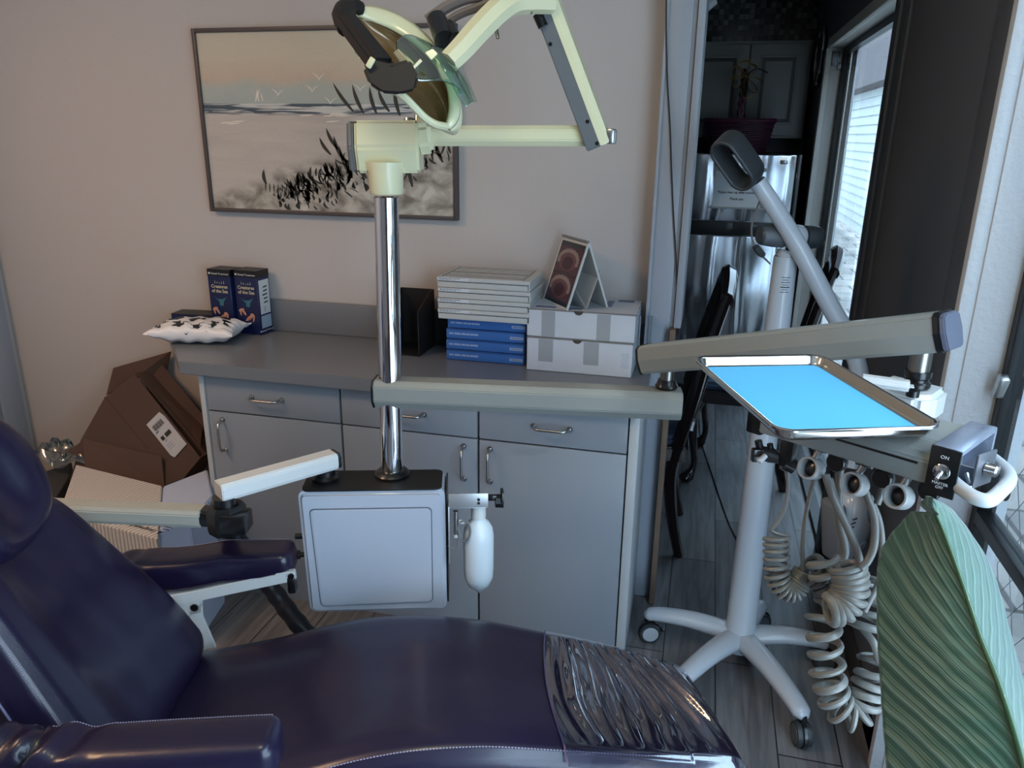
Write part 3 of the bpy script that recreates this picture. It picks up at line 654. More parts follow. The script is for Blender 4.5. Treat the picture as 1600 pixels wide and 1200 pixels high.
for x0,x1 in ((-.20,.147),(.157,.475)):
    g=G().bb((x0,4.978,1.515),(x1,4.998,2.01),.003); d=obj('door',g,M_kcab,t)
    g=G(); a,b_,c,e=x0+.055,x1-.055,1.575,1.95
    g.bb((a,4.970,c),(b_,4.980,c+.012),.004).bb((a,4.970,e-.012),(b_,4.980,e),.004).bb((a,4.970,c),(a+.012,4.980,e),.004).bb((b_-.012,4.970,c),(b_,4.980,e),.004).bb((a+.03,4.972,c+.03),(b_-.03,4.980,e-.03),.005)
    obj('raised_panel',g,M_kcab,d)
    obj('panel_groove',G().bb((a+.012,4.9765,c+.012),(b_-.012,4.9785,e-.012)),mat('cabinet groove',(96,92,90),.6),d)
def steel():
    m,nt,b=nodes('polished stainless'); b.inputs['Metallic'].default_value=1; b.inputs['Base Color'].default_value=rgb(196,200,206); b.inputs['Roughness'].default_value=.16
    tc=nt.nodes.new('ShaderNodeTexCoord'); mp=nt.nodes.new('ShaderNodeMapping'); mp.inputs['Scale'].default_value=(9,1,1.2); L(nt,tc.outputs['Object'],mp.inputs[0]); n=nt.nodes.new('ShaderNodeTexNoise'); n.inputs['Scale'].default_value=1; n.inputs['Detail'].default_value=1; n.inputs['Distortion'].default_value=.8; L(nt,mp.outputs[0],n.inputs['Vector'])
    bp=nt.nodes.new('ShaderNodeBump'); bp.inputs['Strength'].default_value=.5; bp.inputs['Distance'].default_value=.02; L(nt,n.outputs['Fac'],bp.inputs['Height']); L(nt,bp.outputs[0],b.inputs['Normal']); return m
t=thing('fridge','stainless steel fridge with a taped notice on its freezer door','fridge',(.02,4.62,0))
obj('body',G().bb((-.43,4.66,.02),(.47,5.28,1.415),.006),M_blackp,t)
M_ss=steel()
d=obj('freezer_door',G().bb((-.42,4.60,1.045),(.442,4.655,1.415),.008,3),M_ss,t)
obj('badge',G().bb((.355,4.596,1.365),(.395,4.601,1.385),.003),mat('chrome badge',(160,160,164),.2,1),d)
obj('fridge_door',G().bb((-.42,4.60,.06),(.442,4.655,.968),.008,3),M_ss,t)
obj('centre_band',G().bb((-.425,4.615,.968),(.46,4.66,1.045),.002),M_blackp,t)
obj('side_trim',G().bb((.443,4.605,.05),(.468,4.66,1.415),.003),M_blackp,t)
t=thing('notice','white paper notice asking to clean up, taped to the freezer door','notice',(.145,4.597,1.12))
obj('sheet',G().bb((.015,4.5955,1.122),(.272,4.597,1.335)),M_paper,t)
fr=Matrix(((1,0,0,0),(0,0,-1,4.5952),(0,1,0,0),(0,0,0,1)))
text('lettering','Please clean up after yourself',.0178,fr@T3(.143,1.208,0),M_ink,t,bold=.0003); text('lettering','Thank you',.0178,fr@T3(.143,1.172,0),M_ink,t,bold=.0003)
obj('tape_strip',G().bb((.012,4.5945,1.322),(.29,4.5953,1.342)).bb((.0,4.5945,1.118),(.30,4.5953,1.128)),mat('cloudy tape',(150,152,152),.3),t)
obj('purple_mark',G().bb((.105,4.5945,1.238),(.145,4.5953,1.268)),mat('purple print',(150,120,190),.6),t)
# basket on the fridge
t=thing('wicker_basket','dark plum wicker basket with tall handle on top of the fridge','basket',(.13,4.78,1.4155))
cx,cy,z0=.125,4.80,1.4155
M_wick=mat('plum wicker',(78,34,58),.45)
def ringp(z,k,rx,ry,wob): return [V((cx+(rx+wob*math.cos(a*12+k*PI))*math.cos(a),cy+(ry+wob*math.cos(a*12+k*PI))*math.sin(a),z)) for a in [2*PI*j/96 for j in range(96)]]
g=G()
for k in range(17):
    z=z0+.006+k*.0098; s_=k/17; g.tube(ringp(z,k,.155+.035*s_,.095+.02*s_,.0035),.0052,5,closed=True)
obj('woven_wall',g,M_wick,t)
g=G(); n=26; pts=[V((cx+.195*math.cos(a),cy+.12*math.sin(a),z0+.178+.004*math.sin(a*20))) for a in [2*PI*j/80 for j in range(80)]]; g.tube(pts,.0085,6,closed=True); pts=[V((cx+.195*math.cos(a),cy+.12*math.sin(a),z0+.178+.004*math.sin(a*20+PI))) for a in [2*PI*j/80 for j in range(80)]]; g.tube(pts,.0085,6,closed=True)
obj('rim',g,mat('plum rim',(92,38,66),.4),t)
obj('base',G().prism([(cx+.155*math.cos(a),cy+.095*math.sin(a)) for a in [2*PI*j/24 for j in range(24)]],.008,z0=z0),M_wick,t)
g=G()
for ph in (0,PI):
    g.tube([V((cx+.010*math.cos(s_*50+ph),cy+.118*math.cos(PI*s_)+.0,z0+.17+.27*math.sin(PI*s_)+.006*math.sin(s_*50+ph))) for s_ in [j/80 for j in range(81)]],.0075,6)
obj('handle',g,mat('plum rim',(92,38,66),.4),t)
g=G(); M_bow=mat('gold organza',(214,176,100),.6)
for an,ln in ((110,.085),(160,.09),(205,.08),(-40,.10),(-75,.11),(60,.07)):
    a=R(an)
    def f(u,v,a=a,ln=ln):
        q=2*PI*u; r_=ln*abs(math.sin(q/2)); w_=(v-.5)*.10*(.35+abs(math.sin(q/2)))
        return V((cx+.01+math.cos(a)*r_-math.sin(a)*math.sin(q)*ln*.38, cy-.13+w_, z0+.40+math.sin(a)*r_+math.cos(a)*math.sin(q)*ln*.38))
    g.grid(f,20,4,th=.0006)
obj('ribbon_bow',g,M_bow,t,ang=80)
obj('ribbon_tail',G().tube(bez([(cx+.01,cy-.13,z0+.41),(cx+.06,cy-.14,z0+.44),(cx+.12,cy-.14,z0+.42)],12),.003,6).cyl((cx,cy-.115,z0+.30),(cx+.01,cy-.125,z0+.42),.014),mat('dark ribbon',(26,14,18),.5),t)
# black round ornament on the right wall, spotlight on the mosaic
p=at(1284,72,X=.52); t=thing('wall_clock','dark round wall ornament with shiny rim high beside the kitchen window','wall ornament',(XW,p.y,p.z))
p.z=1.93
obj('face',G().lathe([(0,0),(.15,0),(.15,.012),(.13,.018),(0,.018)],(XW,p.y,p.z),(-1,0,0),36),M_blackp,t)
obj('rim',G().tube([V((XW-.016,p.y+.15*math.cos(a),p.z+.15*math.sin(a))) for a in [2*PI*k/48 for k in range(48)]],.009,8,closed=True),M_chr,t)
t=thing('spot_lamp','small clear glass lamp at the top left corner of the doorway','lamp',(-.05,4.2,2.2))
p=at(1117,-2,Y=4.3); obj('glass_shade',G().lathe([(0,0),(.028,0),(.045,.09),(.043,.09),(.026,.004),(0,.004)],p,(-.75,-.1,-.42),20),mat('bright frosted glass',(225,230,232),.15,coat=.5),t); obj('stem',G().cyl(p,(p.x,p.y,2.5),.006),M_chr,t)
# ---- dark carved chairs
M_dw=mat('espresso wood',(30,20,22),.22,coat=.5); M_blue=mat('blue grey seat fabric',(62,78,100),.85,bump=.8,bscale=160)
def chair(o,rz,lab):
    """faces -x in its own frame; rear legs at x=0"""
    t=thing('dining_chair',lab,'chair',o,'dark wooden chairs in the kitchen')
    fr=Matrix.Translation(o)@Matrix.Rotation(rz,4,'Z'); sw=.19; D=.40
    for s in (-1,1):
        g=G(fr); pts=bez([(.0,s*.17,.0),(-.035,s*.172,.15),(-.055,s*.176,.33),(-.035,s*.178,.46),(.0,s*.18,.62),(.035,s*.18,.80),(.085,s*.178,1.0)],22)
        g.tube(pts,[.018+.006*math.sin(PI*i/22) for i in range(23)],8); obj('rear_leg',g,M_dw,t)
        g=G(fr); pts=bez([(-D,s*.215,.40),(-D-.018,s*.228,.34),(-D-.008,s*.222,.22),(-D+.008,s*.212,.10),(-D-.004,s*.216,.045),(-D-.02,s*.224,.018)],20)
        g.tube(pts,[.036,.036,.035,.033,.030,.027,.024,.022,.020,.018,.0165,.0155,.015,.015,.0155,.017,.02,.024,.027,.027,.022],10); g.ell((-D-.022,s*.226,.021),(.032,.028,.021)); obj('front_leg',g,M_dw,t)
    g=G(fr)
    poly=[(-D-.02,-.235),(-D-.02,.235),(.0,.19),(.0,-.19)]
    g.prism(poly,.06,z0=.385,bev=.008); obj('seat_frame',g,M_dw,t)
    g=G(fr); g.prism([(-D-.01,-.22),(-D-.01,.22),(-.01,.178),(-.01,-.178)],.035,z0=.446,bev=.014,seg=4); obj('seat',g,M_blue,t)
    g=G(fr); pts=bez([(.083,-.185,.985),(.09,-.10,1.015),(.092,0,1.035),(.09,.10,1.015),(.083,.185,.985)],24); g.tube(pts,[.022+.01*math.sin(PI*i/24)**2 for i in range(25)],8,asp=1.3); obj('top_rail',g,M_dw,t)
    # pierced vase splat
    g=G(fr)
    def sp_(y,z): return V((.0+.085*((z-.46)/.54)+.002,y,z))
    for s in (-1,1):
        g.tube(bez([sp_(s*.05,.46),sp_(s*.028,.52),sp_(s*.075,.64),sp_(s*.095,.74),sp_(s*.06,.82),sp_(s*.03,.88),sp_(s*.075,.95),sp_(s*.10,1.0)],30),[.017]*31,6,asp=.7)
        g.tube(bez([sp_(0,.56),sp_(s*.03,.66),sp_(s*.02,.76),sp_(0,.86)],14),.013,6)
    g.tube([sp_(0,.46),sp_(0,.62)],.02,6); g.tube([sp_(0,.84),sp_(0,1.02)],.018,6)
    obj('splat',g,M_dw,t)
    return t
chair((-.005,2.80,0),R(2),'dark wooden chair with curved rear legs just behind the doorway post')
chair((.445,3.49,0),R(-6),'dark wooden chair with cabriole legs and blue seat beside the kitchen window')
# thin black cord on the floor
cpts=[at(x,y,Z=.004) for x,y in ((1092,655),(1096,690),(1112,740),(1140,820),(1165,860),(1195,885),(1222,905),(1235,925))]
tag(obj('floor_cord',G().tube(bez(cpts,50),.0028,6),M_black),'thin black cord trailing over the floor tiles past the chair leg','cord')
# thin cable down the doorway post
cp=[at(x,y,Y=2.318) for x,y in ((1041,-20),(1041,60),(1043,130),(1047,200),(1049,260),(1052,330),(1056,400),(1058,450),(1061,500),(1063,540),(1067,600))]
tag(obj('wall_cable',G().tube(bez(cp,60),.0022,6),mat('dark brown cable',(34,30,32),.5)),'thin dark cable hanging down the grey doorway post','cable')
# ================================================================= dental chair (frame u,v,z; yaw 17.5 deg)
def leather():
    m,nt,b=nodes('deep violet vinyl'); b.inputs['Base Color'].default_value=rgb(25,19,47); b.inputs['Roughness'].default_value=.32; b.inputs['Coat Weight'].default_value=.3; b.inputs['Coat Roughness'].default_value=.18
    tc=nt.nodes.new('ShaderNodeTexCoord'); v=nt.nodes.new('ShaderNodeTexVoronoi'); v.inputs['Scale'].default_value=520; L(nt,tc.outputs['Object'],v.inputs['Vector'])
    n=nt.nodes.new('ShaderNodeTexNoise'); n.inputs['Scale'].default_value=7; n.inputs['Detail'].default_value=2; L(nt,tc.outputs['Object'],n.inputs['Vector'])
    b1=nt.nodes.new('ShaderNodeBump'); b1.inputs['Strength'].default_value=.12; b1.inputs['Distance'].default_value=.001; L(nt,v.outputs['Distance'],b1.inputs['Height'])
    b2=nt.nodes.new('ShaderNodeBump'); b2.inputs['Strength'].default_value=.35; b2.inputs['Distance'].default_value=.008; L(nt,n.outputs['Fac'],b2.inputs['Height']); L(nt,b1.outputs[0],b2.inputs['Normal']); L(nt,b2.outputs[0],b.inputs['Normal'])
    return m
M_lea=leather(); M_thr=mat('pale stitching thread',(150,145,170),.6); M_enam=mat('white enamel',(206,208,208),.32,coat=.2); M_cream=mat('cream grey enamel',(160,161,154),.36,coat=.15)
def C(u,v,z): return CH@V((u,v,z))
chair_=thing('dental_chair','deep violet vinyl dental chair with clear plastic over its foot end','dental chair',C(-.15,1.28,0))
# --- seat and leg rest: far edge and near seam tapering to the foot
ZT=[(-.95,.36),(-.75,.36),(-.62,.37),(-.5,.392),(-.42,.41),(-.26,.455),(-.18,.475),(-.1,.487),(.02,.489),(.13,.476),(.3,.452),(.455,.434),(.52,.425)]
VF=[(-.95,1.54),(-.7,1.535),(-.42,1.53),(-.26,1.52),(-.13,1.49),(0,1.465),(.15,1.437),(.32,1.41),(.45,1.365),(.52,1.345)]
VN=[(-.95,1.05),(-.4,1.07),(0,1.078),(.3,1.085),(.52,1.095)]
def seat_pt(u,t):
    """cross-section loop parameter t in 0..1 : top near->far, down the far side, under, up the near side"""
    z=smc(ZT,u); vf=smc(VF,u); vn=smc(VN,u); w=vf-vn
    dep=.10 if u<.2 else .10-.05*(u-.2)/.32
    # rounded profile
    prof=[(0,0),(.10,.006),(.25,.004),(.5,0),(.75,.004),(.92,.004),(1.0,-.012),(1.035,-.04),(1.03,-dep*.8),(.97,-dep),(.5,-dep-.005),(.0,-dep-.005),(-.055,-dep*.9),(-.075,-dep*.55),(-.045,-.018),(0,0)]
    n=len(prof)-1; k=min(int(t*n),n-1); f=t*n-k
    a,b_=prof[k],prof[k+1]; pv=a[0]+(b_[0]-a[0])*f; pz=a[1]+(b_[1]-a[1])*f
    return u,vn+w*pv,z+pz
us=[-.93,-.92,-.88]+[-.86+k*.0270 for k in range(50)]+[.475,.488,.497,.500]
def seat_f(a,b_):
    i=min(int(round(a*(len(us)-1))),len(us)-1); u=us[i]; k=1.0
    if u>.455: k=max(0.0,1-((u-.455)/.046)**2)**.5
    if u<-.90: k=.6
    x=seat_pt(min(u,.52),b_); z=smc(ZT,min(u,.52)); zc=z-.035
    uu=u+ (1-k)*.0
    return C(uu+.028*((x[1]-1.09)/.27-.0)*max(0,(u-.2)/.33)*-1.6, (x[1]-1.23)*(.86+.14*k)+1.23, zc+(x[2]-zc)*(.45+.55*k))
g=G().grid(seat_f,len(us),61,cv=True)
bm=g.bm; bmesh.ops.recalc_face_normals(bm,faces=bm.faces[:])
# cap both ends
ends=[e for e in bm.edges if e.is_boundary]; bmesh.ops.holes_fill(bm,edges=ends,sides=0)
seat=obj('seat',g,M_lea,chair_,ang=60)
def seam_pts(off,t=0.0,u0=-.5,u1=.465,n=70):
    out=[]
    for k in range(n+1):
        u=u0+(u1-u0)*k/n; x=seat_pt(u,0.0); sk=-.045*max(0,(u-.2)/.33)*((x[1]-1.09)/.27)
        out.append(C(u+sk,x[1]-.004,x[2]+off))
    return out
def stitches(pts,r=.0011,ln=.6):
    g=G()
    for a,b_ in zip(pts,pts[1:]): g.tube([a,a+(b_-a)*ln],r,5)
    return g
sp=seam_pts(.0005,n=170); obj('stitching',stitches(sp),M_thr,seat)
# --- clear plastic foot cover with wrinkles
def cover_f(a,b_):
    u=.172+a*.330; e=0
    t=b_; vn,vf=1.078,smc(VF,min(u,.52))
    z=smc(ZT,min(u,.52)); v=(vn-.03)+(vf+.018-vn+.03)*t
    s_=(v-vn)/(vf-vn)
    drop=-.05*max(0,-s_)*1.2/.09*.09 if s_<0 else 0
    if s_<0: zz=z+.004-.9*abs(s_)*.35*(vf-vn)
    elif s_>.93: zz=z+.004-((s_-.93)/.1)**1.6*.02
    else: zz=z+.0085
    env=math.sin(PI*min(1,max(0,(s_-.04)/.9)))**.8 if .04<s_<.94 else 0
    ea=min(1,a*5)*min(1,(1-a)*6+.25)
    ph=a*11.5+ (s_-.5)*2.2+.5*math.sin(s_*5+a*4)
    rid=(math.sin(PI*ph*.85)**2)*.014+.0035*math.sin(2*PI*(a*7+s_*1.5))*math.sin(s_*6)
    zz+=env*ea*rid
    k=1 if u<.465 else max(.0,1-((u-.465)/.038)**2)**.5
    zz-=.03*(1-k)
    sk=-.045*max(0,(min(u,.52)-.2)/.33)*((v-1.09)/.27)
    return C(u+sk-.02*math.sin(PI*t)*(1-a),v,zz)
def plastic():
    m=glassy('clear vinyl sheet',(214,212,226),.10,rough=.045,sheen=2.4); return m
obj('plastic_foot_cover',G().grid(cover_f,110,60),plastic(),chair_,'clear wrinkled plastic cover',ang=180)
obj('cover_edge_binding',G().tube([cover_f(0,k/40)+V((0,0,.001)) for k in range(41)],.0016,6),mat('violet binding',(60,54,96),.3),chair_)
# --- backrest
def bk(z,v,off=0):      # point on the backrest face, off = thickness behind
    u=-.62-.56*(z-.45); nn=V((.872,0,.489)); p=V((u,v,z))-nn*off; return p
def back_w(s): return smc([(0,1.535),(.3,1.53),(.6,1.49),(.85,1.455),(1,1.415)],s), smc([(0,1.06),(.3,1.075),(.6,1.10),(.85,1.12),(1,1.14)],s)
def back_loop(s,t,extra=0):
    vf,vn=back_w(s); z=.385+s*.46; w=vf-vn; th=.11
    prof=[(0,.0),(.06,-.012),(.18,-.013),(.32,.004),(.5,.010),(.68,.004),(.84,-.010),(.95,-.006),(1.0,.012),(1.03,.04),(1.02,.085),(.9,.105),(.5,.11),(.06,.105),(-.045,.088),(-.05,.045),(0,.0)]
    n=len(prof)-1; k=min(int(t*n),n-1); f=t*n-k; a,b_=prof[k],prof[k+1]; pv=a[0]+(b_[0]-a[0])*f; po=a[1]+(b_[1]-a[1])*f
    return vn+w*pv,z,po
def back_f(a,b_):
    s=a*1.04-.02; k=1.0
    if s>.9: k=max(0,1-((s-.9)/.12)**2)**.5
    if s<.1: k=max(0,1-((.1-s)/.12)**2)**.5
    v,z,po=back_loop(min(max(s,0),1),b_)
    vc=1.29; v=vc+(v-vc)*(.70+.30*k); po=.055+(po-.055)*(.25+.75*k)
    p=bk(.385+s*.46,v,po); return CH@p
g=G().grid(back_f,46,65,cv=True); bmesh.ops.recalc_face_normals(g.bm,faces=g.bm.faces[:]); bmesh.ops.holes_fill(g.bm,edges=[e for e in g.bm.edges if e.is_boundary],sides=0)
back=obj('backrest',g,M_lea,chair_,ang=60)
pts=[]
for k in range(111):
    s=.06+.86*k/110; v,z,po=back_loop(s,0); kk=1.0
    if s<.1: kk=max(0,1-((.1-s)/.12)**2)**.5
    if s>.9: kk=max(0,1-((s-.9)/.12)**2)**.5
    v=1.29+(v-1.29)*(.70+.30*kk); pts.append(CH@bk(.385+s*.46,v-.001,.055+(po-.055)*(.25+.75*kk)-.0012))
obj('stitching',stitches(pts,.0013),M_thr,back)
pts=[]
for k in range(60):
    s=.03+.9*k/59; v,z,po=back_loop(s,15/16.); pts.append(CH@bk(.385+s*.46,v-.0025,po))
obj('piping',G().tube(pts,.0028,6),mat('violet piping',(78,72,116),.35),back)
obj('back_shell',G(CH).sect(bk(.40,1.30,.135),bk(.82,1.30,.135),[(-.17,-.02),(.17,-.02),(.15,.02),(-.15,.02)],up=(.87,0,.49),bev=.008),mat('dark grey shell',(40,40,44),.5),chair_)
# --- headrest, dished
def head_f(a,b_):
    th=2*PI*a; ph=PI*b_-PI/2
    x=math.cos(ph)*math.cos(th); y=math.cos(ph)*math.sin(th); z=math.sin(ph)
    sx=math.copysign(abs(x)**.72,x); sy=math.copysign(abs(y)**.8,y); sz=math.copysign(abs(z)**.8,z)
    d=1-.62*math.exp(-((y)**2/.12+(z-.0)**2/.5)) if x>0 else 1
    p=V((sx*.062*d+(.012*abs(sy)**2 if x>0 else 0),sy*.135,sz*.135))
    return p
hm=CH@Matrix.Translation((-.866,1.285,.893))@Matrix.Rotation(R(-22),4,'Y')
g=G(hm).grid(head_f,48,30,cu=True); bmesh.ops.remove_doubles(g.bm,verts=g.bm.verts[:],dist=1e-4); bmesh.ops.recalc_face_normals(g.bm,faces=g.bm.faces[:])
hd=obj('headrest',g,M_lea,chair_,ang=80)
pts=[hm@(head_f(.33,k/44.)*1.01) for k in range(4,41)]; obj('stitching',stitches(pts,.0012),M_thr,hd)
obj('headrest_bar',G(CH).beam((-.86,1.285,.80),(-.80,1.285,.70),.05,.012,.003),M_chr,chair_)
# --- armrests
def armrest(vc,z0,u0,u1,zt,hw,drop,near):
    g=G()
    def f(a,b_):
        u=u0+(u1-u0)*a; e=min(1,(1-a)/.06); k=(max(0,1-(1-e)**2))**.5 if a>.94 else 1
        th=2*PI*b_; cx,cz=math.cos(th),math.sin(th)
        sx=math.copysign(abs(cx)**.45,cx); sz=math.copysign(abs(cz)**.5,cz)
        hh=.036; w=hw*(1+.06*math.sin(a*PI))
        wr=.006*math.sin(a*42+3*b_*6)*max(0,1-a*3.2)+.01*math.sin(a*19)*max(0,1-a*3.5)
        zc=zt(a)-hh
        return C(u,vc+sx*w*(.55+.45*k),zc+sz*(hh+(drop*max(0,.75-a) if cz<0 else 0))*(.5+.5*k)+wr)
    g.grid(f,60,36,cv=True); bmesh.ops.recalc_face_normals(g.bm,faces=g.bm.faces[:]); bmesh.ops.holes_fill(g.bm,edges=[e for e in g.bm.edges if e.is_boundary],sides=0)
    return f,g
f,g=armrest(1.615,.56,-.84,-.405,lambda a:.582-.028*math.sin(min(1,a*1.6)*PI)*.6-(.045 if a<.2 else 0)*(1-a/.2),.047,.02,False)
a1=obj('armrest',g,M_lea,chair_,'far violet armrest sleeve',ang=60)
obj('stitching',stitches([f(k/90,.135)+V((0,0,.0008)) for k in range(18,87)],.0009),M_thr,a1)
# far arm bracket: channel, slotted plate, two legs
g=G(CH); vv=1.565
def PF(x,y): 
    p=CH.inverted()@at(x,y,v=vv); return (p.x,p.z)
mmf=CH@Matrix(((1,0,0,0),(0,0,-1,vv),(0,1,0,0),(0,0,0,1)))
g=G(mmf)
g.prism([PF(*q) for q in ((240,935),(300,925),(380,908),(425,898),(460,893),(462,908),(400,921),(330,936),(275,948),(250,951))],-.016,bev=.0025)
g.prism([PF(*q) for q in ((252,945),(316,936),(314,958),(296,963),(282,966),(268,960))],-.008,z0=-.002,bev=.001)
g.prism([PF(*q) for q in ((295,956),(315,942),(316,964),(337,1013),(315,1018),(298,978))],-.007,z0=-.002,bev=.001)
g.prism([PF(*q) for q in ((262,958),(278,960),(283,975),(312,1034),(300,1050),(270,985))],-.007,z0=-.0105,bev=.001)
br=obj('armrest_bracket',g,M_enam,chair_,'white enamel bracket')
g=G()
for q,r in (((304,949),.0085),((455,900),.007),((267,962),.018)):
    p=at(*q,v=vv); n=CH.to_3x3()@V((0,-1,0)); g.cyl(p-n*.001,p+n*.0035,r)
obj('bracket_holes',g,M_blackp,br)
p=at(458,915,v=vv); obj('cushion_clamp',G(CH).box(CH.inverted()@p+V((-.004,.01,.0)),(.02,.025,.045),.006),M_blackp,chair_)
# near armrest
f,g=armrest(.955,.66,-.64,-.285,lambda a:.637+.012*a,.042,.02,True)
a2=obj('armrest',g,M_lea,chair_,'near violet armrest sleeve',ang=60)
obj('stitching',stitches([f(k/90,.135)+V((0,0,.0008)) for k in range(2,87)],.0009),M_thr,a2)
g=G(CH).beam((-.62,.918,.528),(-.29,.918,.594),.014,.036,.003); b2=obj('armrest_bracket',g,M_enam,chair_,'white enamel bracket')
obj('bracket_holes',G(CH).cyl((-.305,.912,.592),(-.305,.906,.592),.008,12).cyl((-.305,.906,.592),(-.305,.904,.592),.004,8),M_blackp,b2)
obj('armrest_post',G(CH).beam((-.56,.945,.57),(-.50,1.0,.33),.02,.045,.004),M_enam,chair_)
# loose wrinkled sleeve at the left of the near side
def slv(a,b_):
    th=2*PI*b_; r=.042+.006*math.sin(th*3+a*22)+.004*math.sin(a*31); c=V((-.80+.20*a,.99-.02*a,.60+.0*a)); k=math.sin(PI*min(1,max(.001,a)))**.35
    return C(c.x,c.y+math.cos(th)*r*k,c.z+math.sin(th)*r*.8*k)
g=G().grid(slv,30,30,cv=True); bmesh.ops.recalc_face_normals(g.bm,faces=g.bm.faces[:]); obj('loose_sleeve',g,M_lea,chair_,ang=80)
# --- lift base under the seat
g=G(CH); g.prism(rrect(.52,.30,.08),.035,m=T3(-.25,1.29,0),bev=.006); g.box((-.25,1.29,.17),(.22,.18,.27),.02); g.box((-.15,1.29,.335),(.62,.22,.05),.01)
obj('lift_base',g,mat('grey base enamel',(120,122,126),.4),chair_)
# ================================================================= utility box, pole, link arms, bottle
M_box=mat('pale grey enamel box',(178,184,198),.34,coat=.25,bump=.08,bscale=500)
ub=thing('utility_box','pale grey utility box with black top, chrome pole and linking arms','utility box',C(-.22,1.68,.39))
x0,x1=-.389,-.052; zb,zt=.392,.716
pl=[(x0+.006,zb),(x1,zb),(x1,zt),(x0-.001,zt)]
g=G(CH@Matrix(((1,0,0,0),(0,0,-1,1.62),(0,1,0,0),(0,0,0,1))))
def rpoly(c,r,n=5):
    out=[]; N=len(c)
    for i in range(N):
        p=V((c[i][0],c[i][1],0)); a=(V((c[i-1][0],c[i-1][1],0))-p).normalized(); b_=(V((c[(i+1)%N][0],c[(i+1)%N][1],0))-p).normalized()
        for k in range(n+1):
            t=k/n; q=p+a*r*(1-t)**2+b_*r*t**2; out.append((q.x,q.y))
    return out
g.prism(rpoly(pl,.02),-.115,bev=.010,seg=3)
hs=obj('housing',g,M_box,ub)
pi_=[(x0+.036,zb+.024),(x1-.035,zb+.029),(x1-.033,zt-.044),(x0+.026,zt-.044)]
g=G(CH@Matrix(((1,0,0,0),(0,0,-1,1.62),(0,1,0,0),(0,0,0,1)))); g.prism(rpoly(pi_,.012),.0045,bev=.003,z0=0); obj('raised_panel',g,M_box,hs)
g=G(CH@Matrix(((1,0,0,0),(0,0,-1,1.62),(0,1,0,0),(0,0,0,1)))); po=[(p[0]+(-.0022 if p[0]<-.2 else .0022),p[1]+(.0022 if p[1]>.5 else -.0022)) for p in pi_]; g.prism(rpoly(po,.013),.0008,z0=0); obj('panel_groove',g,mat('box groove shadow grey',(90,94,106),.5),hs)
obj('top_plate',G(CH).prism(rrect(.322,.108,.018),.004,m=T3(-.2205,1.678,zt-.001)),mat('matt black top',(10,10,11),.55),ub)
obj('side_plate',G(CH).box((x1+.003,1.682,.56),(.004,.10,.30),.001),M_blackp,ub)
pole=C(-.18,1.704,.0)
pz=zt
obj('pole',G().cyl((pole.x,pole.y,pz),(pole.x,pole.y,1.37),.0265,32),mat('polished chrome pole',(225,225,228),.07,1),ub)
obj('pole_collar',G().lathe([(0,0),(.040,0),(.042,.006),(.034,.014),(.030,.016),(0,.016)],(pole.x,pole.y,pz+.003),n=32),M_blackp,ub)
g=G(CH)
obj('side_knob',G(CH).cyl((x0-.002,1.66,.582),(x0-.022,1.66,.582),.007,14),M_blackp,ub); g.cyl((x0-.002,1.66,.532),(x0-.016,1.66,.532),.006,12).cyl((x0-.014,1.66,.532),(x0-.03,1.66,.532),.011,14)
obj('side_knob',g,M_blackp,ub)
# link arm A from the box top to the black joint, link arm B on to behind the headrest
SEC=[(-.030,-.022),(.030,-.022),(.034,-.012),(.034,.014),(.026,.024),(-.026,.024),(-.034,.014),(-.034,-.012)]
SECN=[(a*.72,b_*.85) for a,b_ in SEC]
pa=C(-.335,1.682,.765); jb=V(at(352,785,Z=.735)); jt=V((jb.x,jb.y,.765))
da=(pa-jt).normalized()
obj('pivot',G().lathe([(0,0),(.030,0),(.032,.008),(.024,.014),(.024,.026),(0,.026)],C(-.335,1.682,zt+.003),n=24),M_blackp,ub)
obj('link_arm',G().sect(jt-da*.012,pa+da*.025,SECN,bev=.002),M_enam,ub,'white enamel link arm')
obj('arm_end_cap',G().sect(pa+da*.025,pa+da*.033,[(a*.9,b_*.9) for a,b_ in SECN]),M_blackp,ub)
jw=V((jb.x,jb.y,.70)); pbB=V(at(60,792,Z=.705)); 
db=(pbB-jw); db.z=0; db.normalize()
g=G().lathe([(0,0),(.040,0),(.042,.01),(.042,.052),(.034,.064),(0,.064)],(jb.x,jb.y,.668),n=8); g.box((jb.x+.028,jb.y-.01,.70),(.06,.05,.044),.006,rot=YAW-.1)
g.cyl((jb.x,jb.y,.72),(jb.x,jb.y,.75),.026)
g.sect(jw,jw+db*.075,[(a*.92,b_*.92) for a,b_ in SECN],bev=.003)
obj('arm_joint',g,M_blackp,ub)
obj('link_arm',G().sect(jw+db*.05,jw+db*.62,SECN,bev=.002),M_cream,ub,'cream grey link arm behind the headrest')
# hose from the joint to the chair base
hp=[V((jb.x,jb.y+.01,.69)),at(352,818,d=1.93),at(378,852,d=1.99),at(402,888,d=2.02),at(432,930,d=2.02),at(475,985,d=2.0),at(540,1050,d=2.0)]
hh=bez(hp,60); obj('corrugated_hose',G().tube(hh,[.0235+.0015*math.sin(i*1.6) for i in range(61)],12),mat('ink blue hose',(16,20,32),.45),ub)
